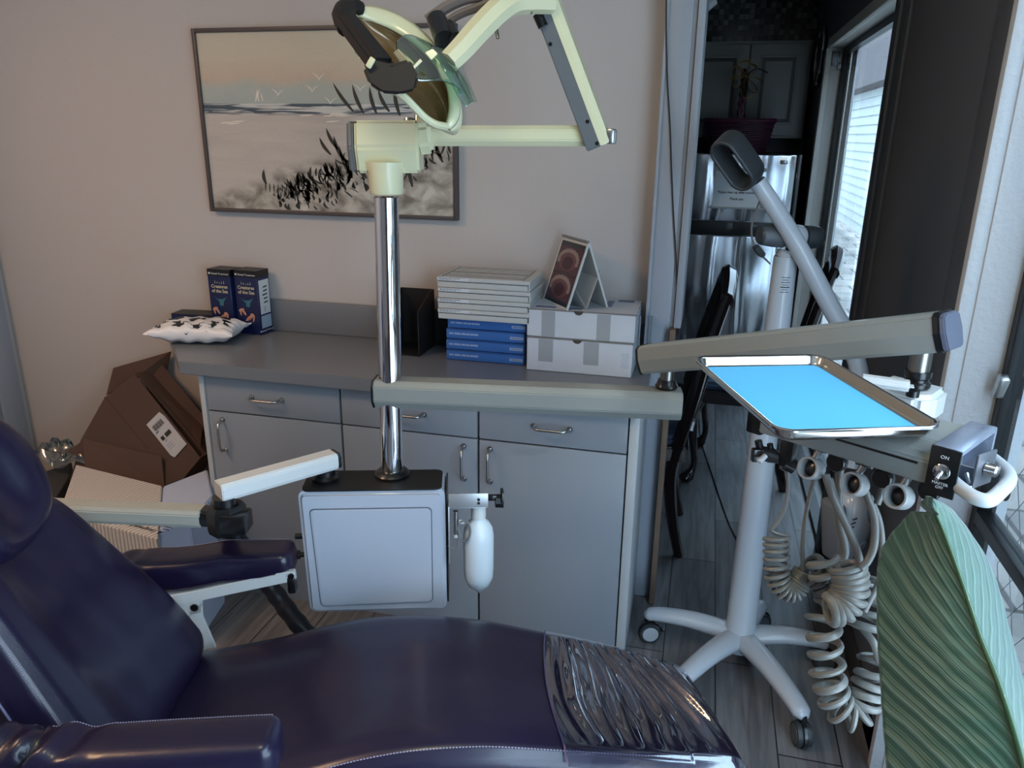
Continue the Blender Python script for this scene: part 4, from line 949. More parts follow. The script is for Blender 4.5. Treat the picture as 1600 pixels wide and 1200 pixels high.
# bottle bracket on the right side
g=G(CH); bx=x1+.006
g.box((bx+.002,1.64,.60),(.003,.05,.15),.001); g.box((bx+.045,1.64,.671),(.09,.045,.003),.001); g.box((bx+.048,1.618,.690),(.092,.003,.036),.001); 
obj('bottle_bracket',g,mat('bracket aluminium',(190,192,196),.35,.6),ub)
g=G(CH); g.cyl((bx+.072,1.6165,.693),(bx+.072,1.6145,.693),.0035,8).cyl((bx+.072,1.6165,.684),(bx+.072,1.6145,.684),.0035,8); g.box((bx+.104,1.632,.690),(.022,.012,.014),.003).cyl((bx+.110,1.635,.68),(bx+.128,1.635,.68),.017,8,bev=.002).box((bx+.127,1.633,.688),(.008,.03,.04),.003)
obj('bracket_knob',g,M_blackp,ub)
g=G(CH); g.cyl((bx+.018,1.625,.66),(bx+.018,1.625,.60),.006).box((bx+.016,1.62,.695),(.006,.006,.03),.001,rot=Matrix.Rotation(R(35),4,'Y'))
obj('valve',g,M_nick,ub)
g=G(CH); g.tube(bez([(bx+.018,1.625,.61),(bx+.03,1.62,.585),(bx+.045,1.612,.59),(bx+.052,1.61,.615),(bx+.045,1.612,.638),(bx+.028,1.615,.636),(bx+.022,1.62,.62),(bx+.03,1.61,.60)],40),.0026,6)
g.tube(bez([(bx+.018,1.625,.60),(bx+.024,1.62,.57),(bx+.012,1.62,.562),(bx-.0,1.62,.572)],20),.0026,6); obj('tubing',g,mat('clear grey tube',(110,112,116),.3),ub)
obj('tube_fitting',G(CH).cyl((bx+.018,1.625,.605),(bx+.018,1.625,.592),.006,10),M_enam,ub); obj('tube_fitting',G(CH).cyl((bx+.026,1.618,.636),(bx+.038,1.618,.634),.005,10),M_enam,ub)
bp=C(bx+.072,1.640,.0)
wb=thing('water_bottle','milky white water bottle hanging neck up from the box bracket','bottle',(bp.x,bp.y,.43))
obj('bottle_body',G().lathe([(0,.428),(.004,.430),(.009,.438),(.026,.452),(.035,.474),(.0365,.50),(.0365,.586),(.034,.606),(.025,.622),(.0165,.630),(.0165,.636),(0,.636)],(bp.x,bp.y,0),n=36),mat('milky plastic',(205,216,226),.3,coat=.2),wb,ang=60)
obj('bottle_cap',G().lathe([(0,.636),(.0175,.636),(.018,.640),(.0165,.669),(0,.669)],(bp.x,bp.y,0),n=24),M_enam,wb)
# ================================================================= delivery unit: arms, control head, holders, hoses
M_arm=mat('putty grey enamel',(134,136,132),.38,coat=.1); M_steel=mat('brushed post steel',(150,146,140),.3,1)
M_hose=mat('grey taupe hose',(122,122,118),.38,coat=.15); M_hosed=mat('dark grey hose',(96,98,98),.38,coat=.15)
zA=at(613,612,v=1.704).z
pA=V((pole.x,pole.y,zA)); eA=at(1064,631,Z=zA); dA=(eA-pA).normalized()
du=thing('delivery_unit','grey jointed arm unit with control head, handle, instrument holders and coiled hoses','delivery unit',(pole.x,pole.y,zA-.04))
S1=[(-.020,-.033),(.020,-.033),(.033,-.014),(.033,.020),(.022,.033),(-.022,.033),(-.033,.020),(-.033,-.014)]
obj('lower_arm',G().sect(pA-dA*.030,eA,S1,bev=.002),M_arm,du)
obj('arm_end_cap',G().sect(pA-dA*.034,pA-dA*.030,[(a*1.03,b_*1.03) for a,b_ in S1]),M_blackp,du)
LB=at(1012,560,d=1.70); RB=at(1487,516,d=1.20); dB=(RB-LB).normalized(); hB=.031
S2=[(-.026,-hB),(.026,-hB),(.030,-hB+.006),(.034,.0),(.030,hB-.006),(.020,hB),(-.020,hB),(-.030,hB-.006),(-.034,.0),(-.030,-hB+.006)]
obj('upper_arm',G().sect(LB,RB-dB*.012,S2,bev=.0015),M_arm,du)
obj('arm_end_cap',G().sect(LB-dB*.004,LB,[(a*1.03,b_*1.03) for a,b_ in S2]),M_blackp,du)
ec=obj('arm_end_cap',G().sect(RB-dB*.014,RB-dB*.006,[(a*1.03,b_*1.03) for a,b_ in S2]),M_blackp,du)
obj('cap_face',G().sect(RB-dB*.006,RB+dB*.004,[(a*.95,b_*.95) for a,b_ in S2],bev=.002),mat('slate plastic',(92,96,112),.45),ec)
pj=at(1041,606,Z=zA+.033); 
g=G().cyl((pj.x,pj.y,zA+.03),(pj.x,pj.y,LB.z-.02+.02),.015,20); obj('joint_post',g,M_steel,du)
obj('joint_collar',G().lathe([(0,0),(.024,0),(.026,.006),(.022,.012),(.020,.020),(0,.020)],(pj.x,pj.y,zA+.033),n=24),M_blackp,du)
pt_=at(1441,548,d=1.235); pb_=at(1446,606,d=1.235); pb_=V((pt_.x,pt_.y,pb_.z))
obj('drop_post',G().cyl((pt_.x,pt_.y,pb_.z),(pt_.x,pt_.y,pt_.z+.01),.0165,24),M_steel,du)
obj('drop_collar',G().lathe([(0,0),(.0215,0),(.0215,.006),(.018,.009),(.018,.013),(.0205,.016),(.0205,.026),(0,.026)],(pt_.x,pt_.y,pb_.z-.002),n=24),M_blackp,du)
# head frame: x along the body to the right, y away, z up
ZB=1.085
P1=at(1185,676,Z=ZB); P2=at(1450,758,Z=ZB); hx=(P2-P1).normalized(); HL=(P2-P1).length
HF=frame(P1,hx,y=V((0,0,1)).cross(hx)); HD=.125; HH=.052
def hb(x,y,z): return HF@V((x,y,z))
secp=[(0,0),(HD,0),(HD,HH-.012),(HD-.012,HH),(.022,HH),(.006,HH-.012),(0,HH-.022)]
mmh=HF@Matrix(((0,0,1,0),(1,0,0,0),(0,1,0,0),(0,0,0,1)))
g=G(mmh).prism(secp,HL-.0,bev=.002); hdb=obj('control_head',g,M_arm,du)
g=G(HF).bb((HL*.48,-.0006,HH-.0285),(HL*.93,.0005,HH-.0255)); obj('slot_line',g,M_blackp,hdb)
g=G(HF).bb((HL-.13,.035,HH-.001),(HL-.03,.10,HH+.0006)); obj('dark_window',g,mat('smoky panel',(40,44,58),.15,coat=.5),hdb)
obj('left_end_block',G(HF).box((-.012,.045,.02),(.026,.08,.055),.004),M_blackp,du)
obj('small_lever',G(HF).beam((-.02,.055,.03),(-.085,.075,.022),.022,.014,.006),mat('grey lever',(104,104,102),.4),du)
# end hood
x0h=HL-.002; 
g=G(HF); g.bb((x0h,-.003,HH-.003),(x0h+.034,HD+.002,HH+.004),.002); g.bb((x0h,HD-.006,-.006),(x0h+.034,HD+.002,HH),.001); g.bb((x0h,.0,-.006),(x0h+.004,HD,HH),.001)
obj('end_hood',g,mat('blue grey metal hood',(150,158,176),.25,.5),du)
fp=obj('switch_plate',G(HF).bb((x0h-.001,-.006,-.008),(x0h+.034,-.002,HH+.004),.001),M_blackp,du)
Fm=HF@Matrix(((1,0,0,0),(0,0,-1,-.0062),(0,1,0,0),(0,0,0,1)))
text('lettering','ON',.0062,Fm@T3(x0h+.0165,.044,0),M_paper,fp); text('lettering','MASTER\nOFF',.0052,Fm@T3(x0h+.0165,.0065,0),M_paper,fp)
g=G(HF).lathe([(0,0),(.010,0),(.010,.003),(.007,.005),(0,.005)],(x0h+.0165,-.006,.026),(0,-1,0),20); g.cyl((x0h+.0165,-.010,.026),(x0h+.0165,-.022,.020),.0028,10); obj('toggle_switch',g,M_chr,fp)
g=G(HF).box((x0h+.046,.052,.022),(.004,.042,.046),.004,rot=Matrix.Rotation(R(-12),4,'Z')); kp=obj('gauge_plate',g,mat('grey gauge plate',(92,94,100),.4,.3),du)
obj('gauge_knob',G(HF).cyl((x0h+.046,.052,.024),(x0h+.062,.052,.024),.009,18,bev=.002),M_chr,kp)
g=G(HF); g.tube([(x0h+.01,.02,.032),(x0h+.03,.012,.006),(x0h+.04,.03,.002),(x0h+.03,.045,.012)],.0028,8); g.tube([(x0h+.005,.01,.0),(x0h+.026,.008,.010)],.0028,8); obj('wire_guard',g,M_chr,du)
g=G(HF).box((x0h+.02,.05,.0),(.036,.09,.006),.002); obj('hood_floor',g,M_blackp,du)
hz=1.094
hpts=[at(x,y,Z=hz) for x,y in ((1484,748),(1500,762),(1520,776),(1538,782),(1549,780),(1565,766),(1575,754),(1577,744),(1568,731),(1545,713),(1530,704))]
obj('handle',G().tube(bez(hpts,50),.0088,14),mat('pale grey handle',(186,190,194),.35,coat=.2),du)
# white mounting box and lever behind the tray
wbz=pb_.z
g=G(frame((pt_.x,pt_.y,wbz-.030),hx,y=V((0,0,1)).cross(hx))); g.prism([(-.06,-.045),(.02,-.045),(.040,-.02),(.036,.045),(-.06,.05)],.050,z0=-.026,bev=.008,seg=3)
obj('mounting_box',g,M_enam,du)
la=at(1428,604,Z=wbz+.010); lb_=at(1340,592,Z=wbz+.012)
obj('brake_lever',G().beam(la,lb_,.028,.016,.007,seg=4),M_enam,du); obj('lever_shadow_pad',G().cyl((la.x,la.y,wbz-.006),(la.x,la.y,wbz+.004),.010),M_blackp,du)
# ---- tray with blue liner
tz=1.160
cs=[at(x,y,Z=tz) for x,y in ((1090,562),(1272,549),(1463,655),(1228,686))]
ctr=sum(cs,V())/4; lx=((cs[2]-cs[1])+(cs[3]-cs[0])).normalized(); TL_=((cs[2]-cs[1]).length+(cs[3]-cs[0]).length)/2; 
ly0=((cs[1]-cs[0])+(cs[2]-cs[3]))/2; ly=(ly0-lx*ly0.dot(lx)).normalized(); TW=ly0.dot(ly)
lz=lx.cross(ly); sh=ly0.dot(lx)
TF=Matrix((lx,ly,V((0,0,1)) )).transposed().to_4x4()
if lz.z<0: ly=-ly; TF=Matrix((lx,ly,V((0,0,1)))).transposed().to_4x4()
TF.translation=V((ctr.x,ctr.y,tz))
TW=abs(TW)
tr=thing('instrument_tray','rectangular stainless steel instrument tray with rolled rim on the control head','tray',(ctr.x,ctr.y,tz-.018))
def tray_f(a,b_):
    prof=[(0.0,-.0155,1),(-.016,-.0155,1),(-.013,-.0155,1),(-.008,-.010,1),(-.004,-.001,1),(-.0015,.001,1),(0.0015,.001,1),(.003,-.001,1),(.0025,-.0035,1),(.0005,-.0035,1),(-.003,-.002,1),(-.0075,-.012,1),(-.0125,-.0172,1),(-.016,-.0172,1)]
    return prof
def rr_off(off,n=8):
    w,h=TL_+2*off,TW+2*off; r=max(.026+off,.004); return rrect(w,h,r,n)
prof=[(-.014,-.0155),(-.011,-.0150),(-.008,-.011),(-.005,-.002),(-.003,.0005),(0,.0008),(.0015,-.0005),(.0012,-.003),(-.001,-.0032),(-.0035,-.0028),(-.0065,-.012),(-.010,-.0168),(-.014,-.0172)]
g=G(TF); t_=bmesh.new(); rings=[]
for off,z in prof: rings.append([t_.verts.new((x,y,z)) for x,y in rr_off(off)])
for A,B in zip(rings,rings[1:]):
    n=len(A)
    for k in range(n): t_.faces.new((A[k],A[(k+1)%n],B[(k+1)%n],B[k]))
t_.faces.new(rings[0]); t_.faces.new(rings[-1][::-1]); bmesh.ops.recalc_face_normals(t_,faces=t_.faces[:]); g._add(t_)
obj('tray_body',g,mat('polished tray steel',(205,200,196),.16,1),tr,ang=50)
g=G(TF).prism(rr_off(-.0135),.0010,z0=-.0153)
tag(obj('tray_liner',g,mat('sky blue paper',(92,186,236),.75,bump=.1,bscale=90),flat=True),'sky blue paper liner lying in the steel instrument tray','tray liner')
# ---- instrument holders
KD=.935
def holder(px,py,d,r=.0155):
    d*=KD
    c=at(px,py,d=d); ax=(CAM-c).normalized(); ax=(ax+V((-.75,-.05,.05))).normalized()
    g=G().lathe([(r*.80,0),(r*.96,0),(r*1.08,.004),(r*1.1,.020),(r*1.04,.0235),(r*.88,.0235),(r*.80,.018),(r*.80,0)],c-ax*.012,ax,26)
    h=obj('instrument_holder',g,mat('pale holder plastic',(170,172,172),.35,coat=.2),du)
    obj('holder_core',G().lathe([(0,0),(r*.8,0),(r*.74,.010),(r*.3,.013),(0,.013)],c-ax*.012,ax,20),M_blackp,h)
    top=V(c+V((.012,.006,.030))); g=G().cyl(c+V((.002,.004,.012)),top+V((-.004,0,-.004)),.005,10); g.cyl(top+hx*-.014,top+hx*.008,.0055,12); obj('holder_bracket',g,M_nick,h)
    k=c+hx*.042+V((0,.02,.018)); obj('flow_knob',G().lathe([(0,0),(.013,0),(.014,.003),(.014,.012),(.012,.015),(0,.015)],k,(-.5,-.8,0),20),M_blackp,du)
    return c
H1=holder(1268,732,1.19); H2=holder(1336,757,1.13); H3=holder(1405,776,1.07)
# syringe
s0,s1,s2=at(1187,706,d=1.19),at(1204,711,d=1.185),at(1232,722,d=1.175)
sy=obj('air_syringe',G().tube([s0,s1,s1+(s2-s1)*.5,s2],[.010,.0125,.0085,.0095],12),mat('dull syringe metal',(92,94,96),.3,.8),du)
obj('syringe_buttons',G().cyl(s0+V((0,0,.004)),s0+V((-.004,0,.018)),.006,12).cyl(s1+V((0,0,.006)),s1+V((-.003,0,.018)),.005,12).box(s0+V((-.004,-.006,-.003)),(.018,.012,.022),.003,rot=.3),M_blackp,sy)
obj('syringe_tip',G().cyl(at(1196,712,d=1.175),at(1186,722,d=1.17),.0042,10),mat('white tip',(230,232,235),.3),sy)
obj('syringe_holder',G().box(at(1233,706,d=1.17),(.022,.026,.045),.005,rot=-.5).cyl(at(1224,722,d=1.17),at(1240,729,d=1.17),.012,14),M_blackp,du)
def pipe(pts,r,m=M_hose,name='hose',n=60,asp=1,par=None):
    return obj(name,G().tube(bez(pts,n),r,10,asp=asp),m,par or du)
def PX(l,d): return [at(x,y,d=(d if not isinstance(d,(list,tuple)) else d[i])*KD) for i,(x,y) in enumerate(l)]
def coil(l,d,rad,turns,r,m=M_hose,asp=1,ph=0,pw=None,lead=None,tail=None,name='coiled_hose'):
    path=bez(PX(l,d),200); N=int(turns*22); out=[]; up=V((1,.2,0)); 
    # parallel frame along path
    fr_=[]; u=None
    for i in range(201):
        a=path[max(0,i-1)]; b_=path[min(200,i+1)]; tg=(b_-a).normalized()
        if u is None: u=V((1,0,0))
        u=(u-tg*u.dot(tg)).normalized(); fr_.append((path[i],u.copy(),tg.cross(u)))
    for k in range(N+1):
        t=k/N; tt=t if pw is None else pw(t); i=tt*200; j=min(int(i),199); f=i-j
        p=fr_[j][0].lerp(fr_[j+1][0],f); u_=fr_[j][1].lerp(fr_[j+1][1],f).normalized(); w_=fr_[j][2].lerp(fr_[j+1][2],f).normalized()
        a=2*PI*turns*t+ph; rr=rad(t) if callable(rad) else rad; q=p+(u_*math.cos(a)+w_*math.sin(a))*rr; out.append(q)
    if lead: out=bez(PX(*lead)+[out[0]],14)[:-1]+out
    if tail: out=out+bez([out[-1]]+PX(*tail),14)[1:]
    return obj(name,G().tube(out,r,9,asp=asp),m,du)
E1=lambda t:t
coil([(1213,838),(1213,862),(1214,896),(1224,917),(1239,921),(1250,908),(1258,896)],1.25,lambda t:.0175*(1-.08*t),19,.0030,pw=lambda t:t**.72*.0+ (t if t>1 else (t*.62+.38*(1-(1-t)**1.8))),lead=([(1230,735),(1231,765),(1226,795),(1214,818),(1206,830)],1.25),tail=([(1268,905),(1275,912)],1.25))
pipe(PX([(1272,748),(1263,785),(1256,825),(1254,865),(1257,905),(1270,920)],1.24),.0033)
pipe(PX([(1290,742),(1302,778),(1322,820),(1338,858),(1343,882),(1336,895),(1322,896)],1.17),.0056)
pipe(PX([(1297,748),(1310,790),(1330,835),(1340,868)],1.18),.0040)
pipe(PX([(1313,718),(1311,760),(1311,810),(1319,850),(1318,872),(1300,890)],1.22),.0062)
pipe(PX([(1352,768),(1366,808),(1366,850),(1356,876),(1344,888)],1.15),.0056)
pipe(PX([(1358,775),(1374,815),(1378,860),(1375,905),(1360,935),(1350,955)],1.17),.0048)
pipe(PX([(1390,735),(1380,762),(1370,788)],1.15),.0050)
coil([(1322,884),(1327,905),(1326,930),(1312,948),(1294,952)],1.18,lambda t:.0235*(1-.1*t),9.3,.0052,asp=1.25,ph=1)
coil([(1262,885),(1280,898),(1296,918),(1300,940)],1.24,.021,5.5,.0050,m=M_hosed,ph=2)
coil([(1285,872),(1287,888),(1290,900)],1.20,.0195,1.6,.0052,ph=0,tail=([(1300,905),(1314,930),(1316,945),(1295,946)],1.19))
coil([(1300,940),(1288,962),(1287,990),(1290,1020),(1293,1050),(1299,1078),(1310,1102),(1328,1114),(1346,1104),(1354,1082),(1362,1062),(1368,1035)],1.25,lambda t:.0225 if t>.1 else .0225,13.5,.0046,asp=1.35,ph=2.2,pw=lambda t:(t+ .10*math.sin(PI*t)*(1-t)))
coil([(1378,905),(1366,935),(1358,962),(1350,985)],1.22,.026,3.6,.0050,asp=1.2,ph=1,tail=([(1365,1005),(1375,1035)],1.23))
coil([(1372,1010),(1376,1060)],1.26,.024,1.5,.0046,asp=1.3)
# ================================================================= dental light on the pole
M_yel=mat('ivory enamel',(214,208,172),.3,coat=.3); M_gry=mat('blue grey anodised',(104,107,111),.42,.1)
ptop=at(603,296,v=1.704)
for o in list(bpy.data.objects):
    if o.name=='pole':
        o.data.transform(Matrix.Translation(OFF['pole'])); base_=V((pole.x,pole.y,pz)); 
        for v_ in o.data.vertices:
            k=(v_.co.z-pz)/(1.37-pz); v_.co.x+=(ptop.x-pole.x)*k; v_.co.y+=(ptop.y-pole.y)*k
        o.data.transform(Matrix.Translation(-OFF['pole']))
dl=thing('dental_light','ivory dental examination light on two jointed arms above the chrome pole','lamp',(ptop.x,ptop.y,1.36))
dH=(ptop-CAM).dot(fwd)
obj('collar',G().lathe([(0,0),(.034,0),(.036,.003),(.037,.045),(.040,.055),(.042,.066),(0,.066)],at(604,303,d=dH),n=30),M_yel,dl)
def AT(x,y,off=0): return at(x,y,d=dH+off)
def block(front,depth0,depth1,name,m,par,bev=.003,backscale=1):
    """solid from an outline seen frontally: front ring at depth0, back ring at depth1"""
    bm_=bmesh.new(); a=[bm_.verts.new(AT(x,y,depth0)) for x,y in front]; cx_=sum(p[0] for p in front)/len(front); cy_=sum(p[1] for p in front)/len(front)
    b_=[bm_.verts.new(AT(cx_+(x-cx_)*backscale,cy_+(y-cy_)*backscale,depth1)) for x,y in front]
    n=len(a); bm_.faces.new(a); bm_.faces.new(b_[::-1])
    for k in range(n): bm_.faces.new((a[k],b_[k],b_[(k+1)%n],a[(k+1)%n]))
    bmesh.ops.recalc_face_normals(bm_,faces=bm_.faces[:])
    if bev: bmesh.ops.bevel(bm_,geom=bm_.edges[:],offset=bev,segments=2,affect='EDGES')
    g=G(); g._add(bm_); return obj(name,g,m,par)
# hub: hexagonal section running along x
hubA,hubB=AT(561,230),AT(655,230); hu=(hubB-hubA).normalized()
S3=[(-.040,-.052),(.040,-.052),(.058,.0),(.046,.054),(-.046,.054),(-.058,.0)]
hub=obj('hub',G().sect(hubA,hubB+hu*.004,S3,bev=.006),M_yel,dl)
obj('hub_end_cap',G().sect(hubA-hu*.016,hubA-hu*.002,[(a*.93,b_*.96) for a,b_ in S3],bev=.004),mat('grey taupe cap',(104,100,98),.45),dl)
obj('hub_bolt',G().cyl(AT(654,194),AT(654,178),.009,14).cyl(AT(640,193),AT(640,186),.012,14),M_nick,dl)
aL,aR=AT(650,213),AT(922,213,-.03)
S4=[(-.014,-.020),(.014,-.020),(.024,-.008),(.024,.012),(.014,.022),(-.014,.022),(-.024,.012),(-.024,-.008)]
obj('first_arm',G().sect(aL,aR,S4,bev=.002),M_yel,dl)
g=G(); g.sect(AT(650,215),AT(676,212),[(a*1.9,b_*1.8) for a,b_ in S4],bev=.008); obj('arm_root',g,M_yel,dl)
eb,et=AT(935,213,-.05),AT(846,-25,-.12); d2=(et-eb).normalized()
upv=(V((1.0,-.04,.38)))
S5=[(-.031,-.030),(.031,-.030),(.031,.026),(.020,.034),(-.020,.034),(-.031,.026)]
x_=d2; 
sa=obj('second_arm',G().sect(eb-d2*.02,et,[(a*.9,b_*.6-.010) for a,b_ in [(-.031,-.030),(.031,-.030),(.031,.030),(-.031,.030)]],up=upv,bev=.002),M_gry,dl,'blue grey side of the second arm')
obj('arm_top_cover',G().sect(eb-d2*.02,et,[(-.029,.0),(.029,.0),(.027,.012),(.018,.022),(-.018,.022),(-.027,.012)],up=upv,bev=.002),M_yel,dl)
obj('elbow_cap',G().box(AT(955,213,-.05),(.018,.05,.03),.004),M_nick,dl)
# slot and holes on the camera-facing side
yv=upv.cross(d2).normalized(); 
if yv.dot(CAM-eb)<0: yv=-yv
def onside(px,py,o):
    r_=ray(px,py); p0_=eb+yv*(.0279+o); t=(p0_-CAM).dot(yv)/r_.dot(yv); return CAM+r_*t
g=G(); a_,b_=onside(840,22,.0005),onside(849,42,.0005); g.tube([a_,b_],.0105,12,asp=1); g.bm.transform(Matrix())
for q in ((860,69),(918,190),(933,224)): p=onside(*q,0); g.cyl(p,p+yv*.001,.004,10)
obj('slot_holes',g,M_blackp,sa)
# yoke from the top of the second arm down to the lamp head
g=G(); g.tube(bez([AT(862,4,-.14),AT(830,2,-.16),AT(800,4,-.18),AT(775,20,-.2),AT(745,50,-.22),AT(720,78,-.24),AT(700,98,-.25)],30),[.021+.004*math.sin(PI*k/30) for k in range(31)],8,asp=1.0)
yk=obj('yoke',g,M_yel,dl,ang=25)
obj('yoke_plate',G().beam(AT(812,12,-.16),AT(858,12,-.14),.03,.010,.002).cyl(AT(826,16,-.16),AT(826,20,-.16),.008),M_nick,dl)
obj('pin_handle',G().cyl(AT(772,28,-.2),AT(778,60,-.2),.0042,10,r1=.003),M_steel,dl)
g=G(); pa_=bez([AT(668,32,-.15),AT(700,10,-.16),AT(735,-4,-.17),AT(775,-6,-.18)],20); g.tube(pa_,.016,8,asp=.7); pa_=bez([AT(690,42,-.15),AT(715,24,-.16),AT(745,12,-.17),AT(770,2,-.18)],20); g.tube(pa_,.012,8,asp=.7)
obj('rear_handle',g,mat('taupe handle',(116,106,102),.35),dl)
obj('swivel_joint',G().cyl(AT(682,30,-.17),AT(694,62,-.2),.019,16).cyl(AT(700,40,-.17),AT(712,60,-.2),.012,12),M_blackp,dl)
# lamp head: curved reflector shell between two rims
hd=-.20
rimO=[(562,10,.0),(590,12,.02),(622,23,.03),(655,45,.03),(684,76,.02),(702,108,.01),(713,140,.0),(718,172,-.02),(712,192,-.03),(702,202,-.03)]
rimI=[(560,26,.0),(585,35,.01),(615,48,.02),(645,68,.02),(670,92,.01),(688,115,.0),(699,140,-.01),(702,165,-.02),(700,182,-.03),(698,192,-.03)]
rimL=[(540,30,-.06),(552,55,-.08),(570,88,-.10),(590,115,-.11),(612,138,-.12),(632,152,-.12),(648,168,-.11),(664,184,-.09),(680,194,-.07),(697,198,-.04)]
cO=bez([at(x,y,d=dH+hd+o) for x,y,o in rimO],40); cI=bez([at(x,y,d=dH+hd+o) for x,y,o in rimI],40); cL=bez([at(x,y,d=dH+hd+o) for x,y,o in rimL],40)
away=(fwd*.95+right*.10-down*.10)
def refl(a,b_):
    i=a*40; j=min(int(i),39); f=i-j; p=cL[j].lerp(cL[j+1],f); q=cI[j].lerp(cI[j+1],f); w=math.sin(PI*a)**.5
    return p.lerp(q,b_)+away*(.085*w*math.sin(PI*b_)**.8)
lh=solid(obj('reflector',G().grid(refl,40,18),mat('smoky gold reflector',(130,100,68),.2,.25,coat=.4),dl,'smoky gold reflector inside',ang=60),.003)
def band(a,b_):
    i=a*40; j=min(int(i),39); f=i-j; o=cO[j].lerp(cO[j+1],f); q=cI[j].lerp(cI[j+1],f); p=q.lerp(o,b_); return p+away*(.0+.02*math.sin(PI*b_))*(-.3)
solid(obj('lamp_rim',G().grid(band,40,6),M_yel,dl,ang=60),.005,0)
def outer(a,b_):
    i=a*40; j=min(int(i),39); f=i-j; p=cL[j].lerp(cL[j+1],f); q=cO[j].lerp(cO[j+1],f); w=math.sin(PI*a)**.5
    return p.lerp(q,b_)+away*((.125*w+.010)*max(0,math.sin(PI*b_))**.6+.006)
solid(obj('lamp_housing',G().grid(outer,40,16),M_yel,dl,ang=60),.002)
M_dkg=mat('warm dark grey plastic',(38,34,34),.5,spec=.2)
g=G(); g.tube(cL,[.007]*41,8); obj('lower_rim',g,M_yel,dl)
g=G(); g.tube(bez([at(564,14,d=dH-.2),at(546,10,d=dH-.22),at(534,24,d=dH-.26),at(540,45,d=dH-.29)],16),[.013,.014,.015,.015,.016,.016,.017,.017,.018,.018,.018,.018,.017,.017,.016,.016,.015],10); obj('tip_cap',g,M_dkg,dl)
g=G(); g.beam(at(538,28,d=dH-.28),at(600,108,d=dH-.33),.042,.030,.009,seg=3,w1=.05); obj('lamp_bridge',g,M_dkg,dl)
def bl2(front,o0,o1,name,m,par,bev=.003,bs=1): 
    return block(front,o0,o1,name,m,par,bev,bs)
hb_=bl2([(566,106),(576,92),(612,100),(640,92),(655,120),(650,142),(625,148),(596,146),(576,132)],-.36,-.27,'bulb_shield',M_dkg,dl,.005,.82)
bl2([(614,82),(622,76),(640,96),(632,106)],-.345,-.335,'bulb_socket',M_blackp,hb_,.001)
obj('pivot_pin',G().tube([at(640,112,d=dH-.345),at(658,94,d=dH-.345)],.0028,8),M_yel,hb_)
obj('clip',G().box(at(579,98,d=dH-.37),(.010,.006,.018),.002,rot=Matrix.Rotation(R(35),4,'Y')),M_yel,hb_)
# translucent green plastic guard hugging the right side of the head
M_grn=glassy('pale green plastic',(206,236,226),.14,rough=.14,sheen=1.6)
def guard(pts_a,pts_b,name,bulge):
    A_=bez([at(x,y,d=dH+hd+o) for x,y,o in pts_a],30); B_=bez([at(x,y,d=dH+hd+o) for x,y,o in pts_b],30)
    def f(a,b_):
        i=a*30; j=min(int(i),29); f_=i-j; return A_[j].lerp(A_[j+1],f_).lerp(B_[j].lerp(B_[j+1],f_),b_)+(-fwd)*(bulge*math.sin(PI*b_))
    solid(obj(name,G().grid(f,30,10),M_grn,dl,'pale green clear plastic',ang=70),.0012)
guard([(618,66,-.10),(622,95,-.13),(640,120,-.14),(665,128,-.13),(690,122,-.1)],[(655,58,-.03),(680,72,-.03),(705,100,-.04),(722,135,-.05),(740,160,-.05)],'plastic_guard',.02)
guard([(668,80,-.06),(690,105,-.08),(704,130,-.08),(716,152,-.08),(728,168,-.08)],[(690,72,-.02),(712,92,-.03),(728,118,-.04),(738,140,-.04),(746,160,-.04)],'plastic_guard',.012)
guard([(534,34,-.03),(545,60,-.05),(556,84,-.06),(570,98,-.07)],[(552,50,.0),(563,66,-.0),(572,86,-.02),(584,104,-.04)],'plastic_guard',.008)
bl2([(664,82),(676,76),(684,84),(674,94)],-.345,-.335,'guard_tab',M_yel,dl,.001)
# ================================================================= whitening lamp on a five-star stand
M_lamp=mat('pale grey lamp enamel',(178,184,192),.34,coat=.2); M_slate=mat('slate plastic grip',(84,90,96),.4); M_dslate=mat('dark slate plastic',(50,54,58),.45)
bx_,by_=.199,2.07
wl_=thing('whitening_lamp','pale grey mobile lamp stand with five-star base, long boom and loop handle','lamp stand',(bx_,by_,0))
obj('column',G().lathe([(0,.085),(.046,.085),(.046,.095),(.043,.10),(.0405,.40),(.0365,.75),(.0325,1.0),(.0295,1.205),(.0285,1.215),(0,1.215)],(bx_,by_,0),n=36),M_lamp,wl_,ang=50)
hubp=V((bx_,by_,.105))
obj('base_hub',G().lathe([(0,.045),(.05,.045),(.062,.06),(.066,.08),(.060,.098),(.048,.105),(0,.105)],(bx_,by_,0),n=30),M_lamp,wl_,ang=50)
tips=[(1008,958),(1046,1078),(1258,1120),(1322,1008),(1190,944)]
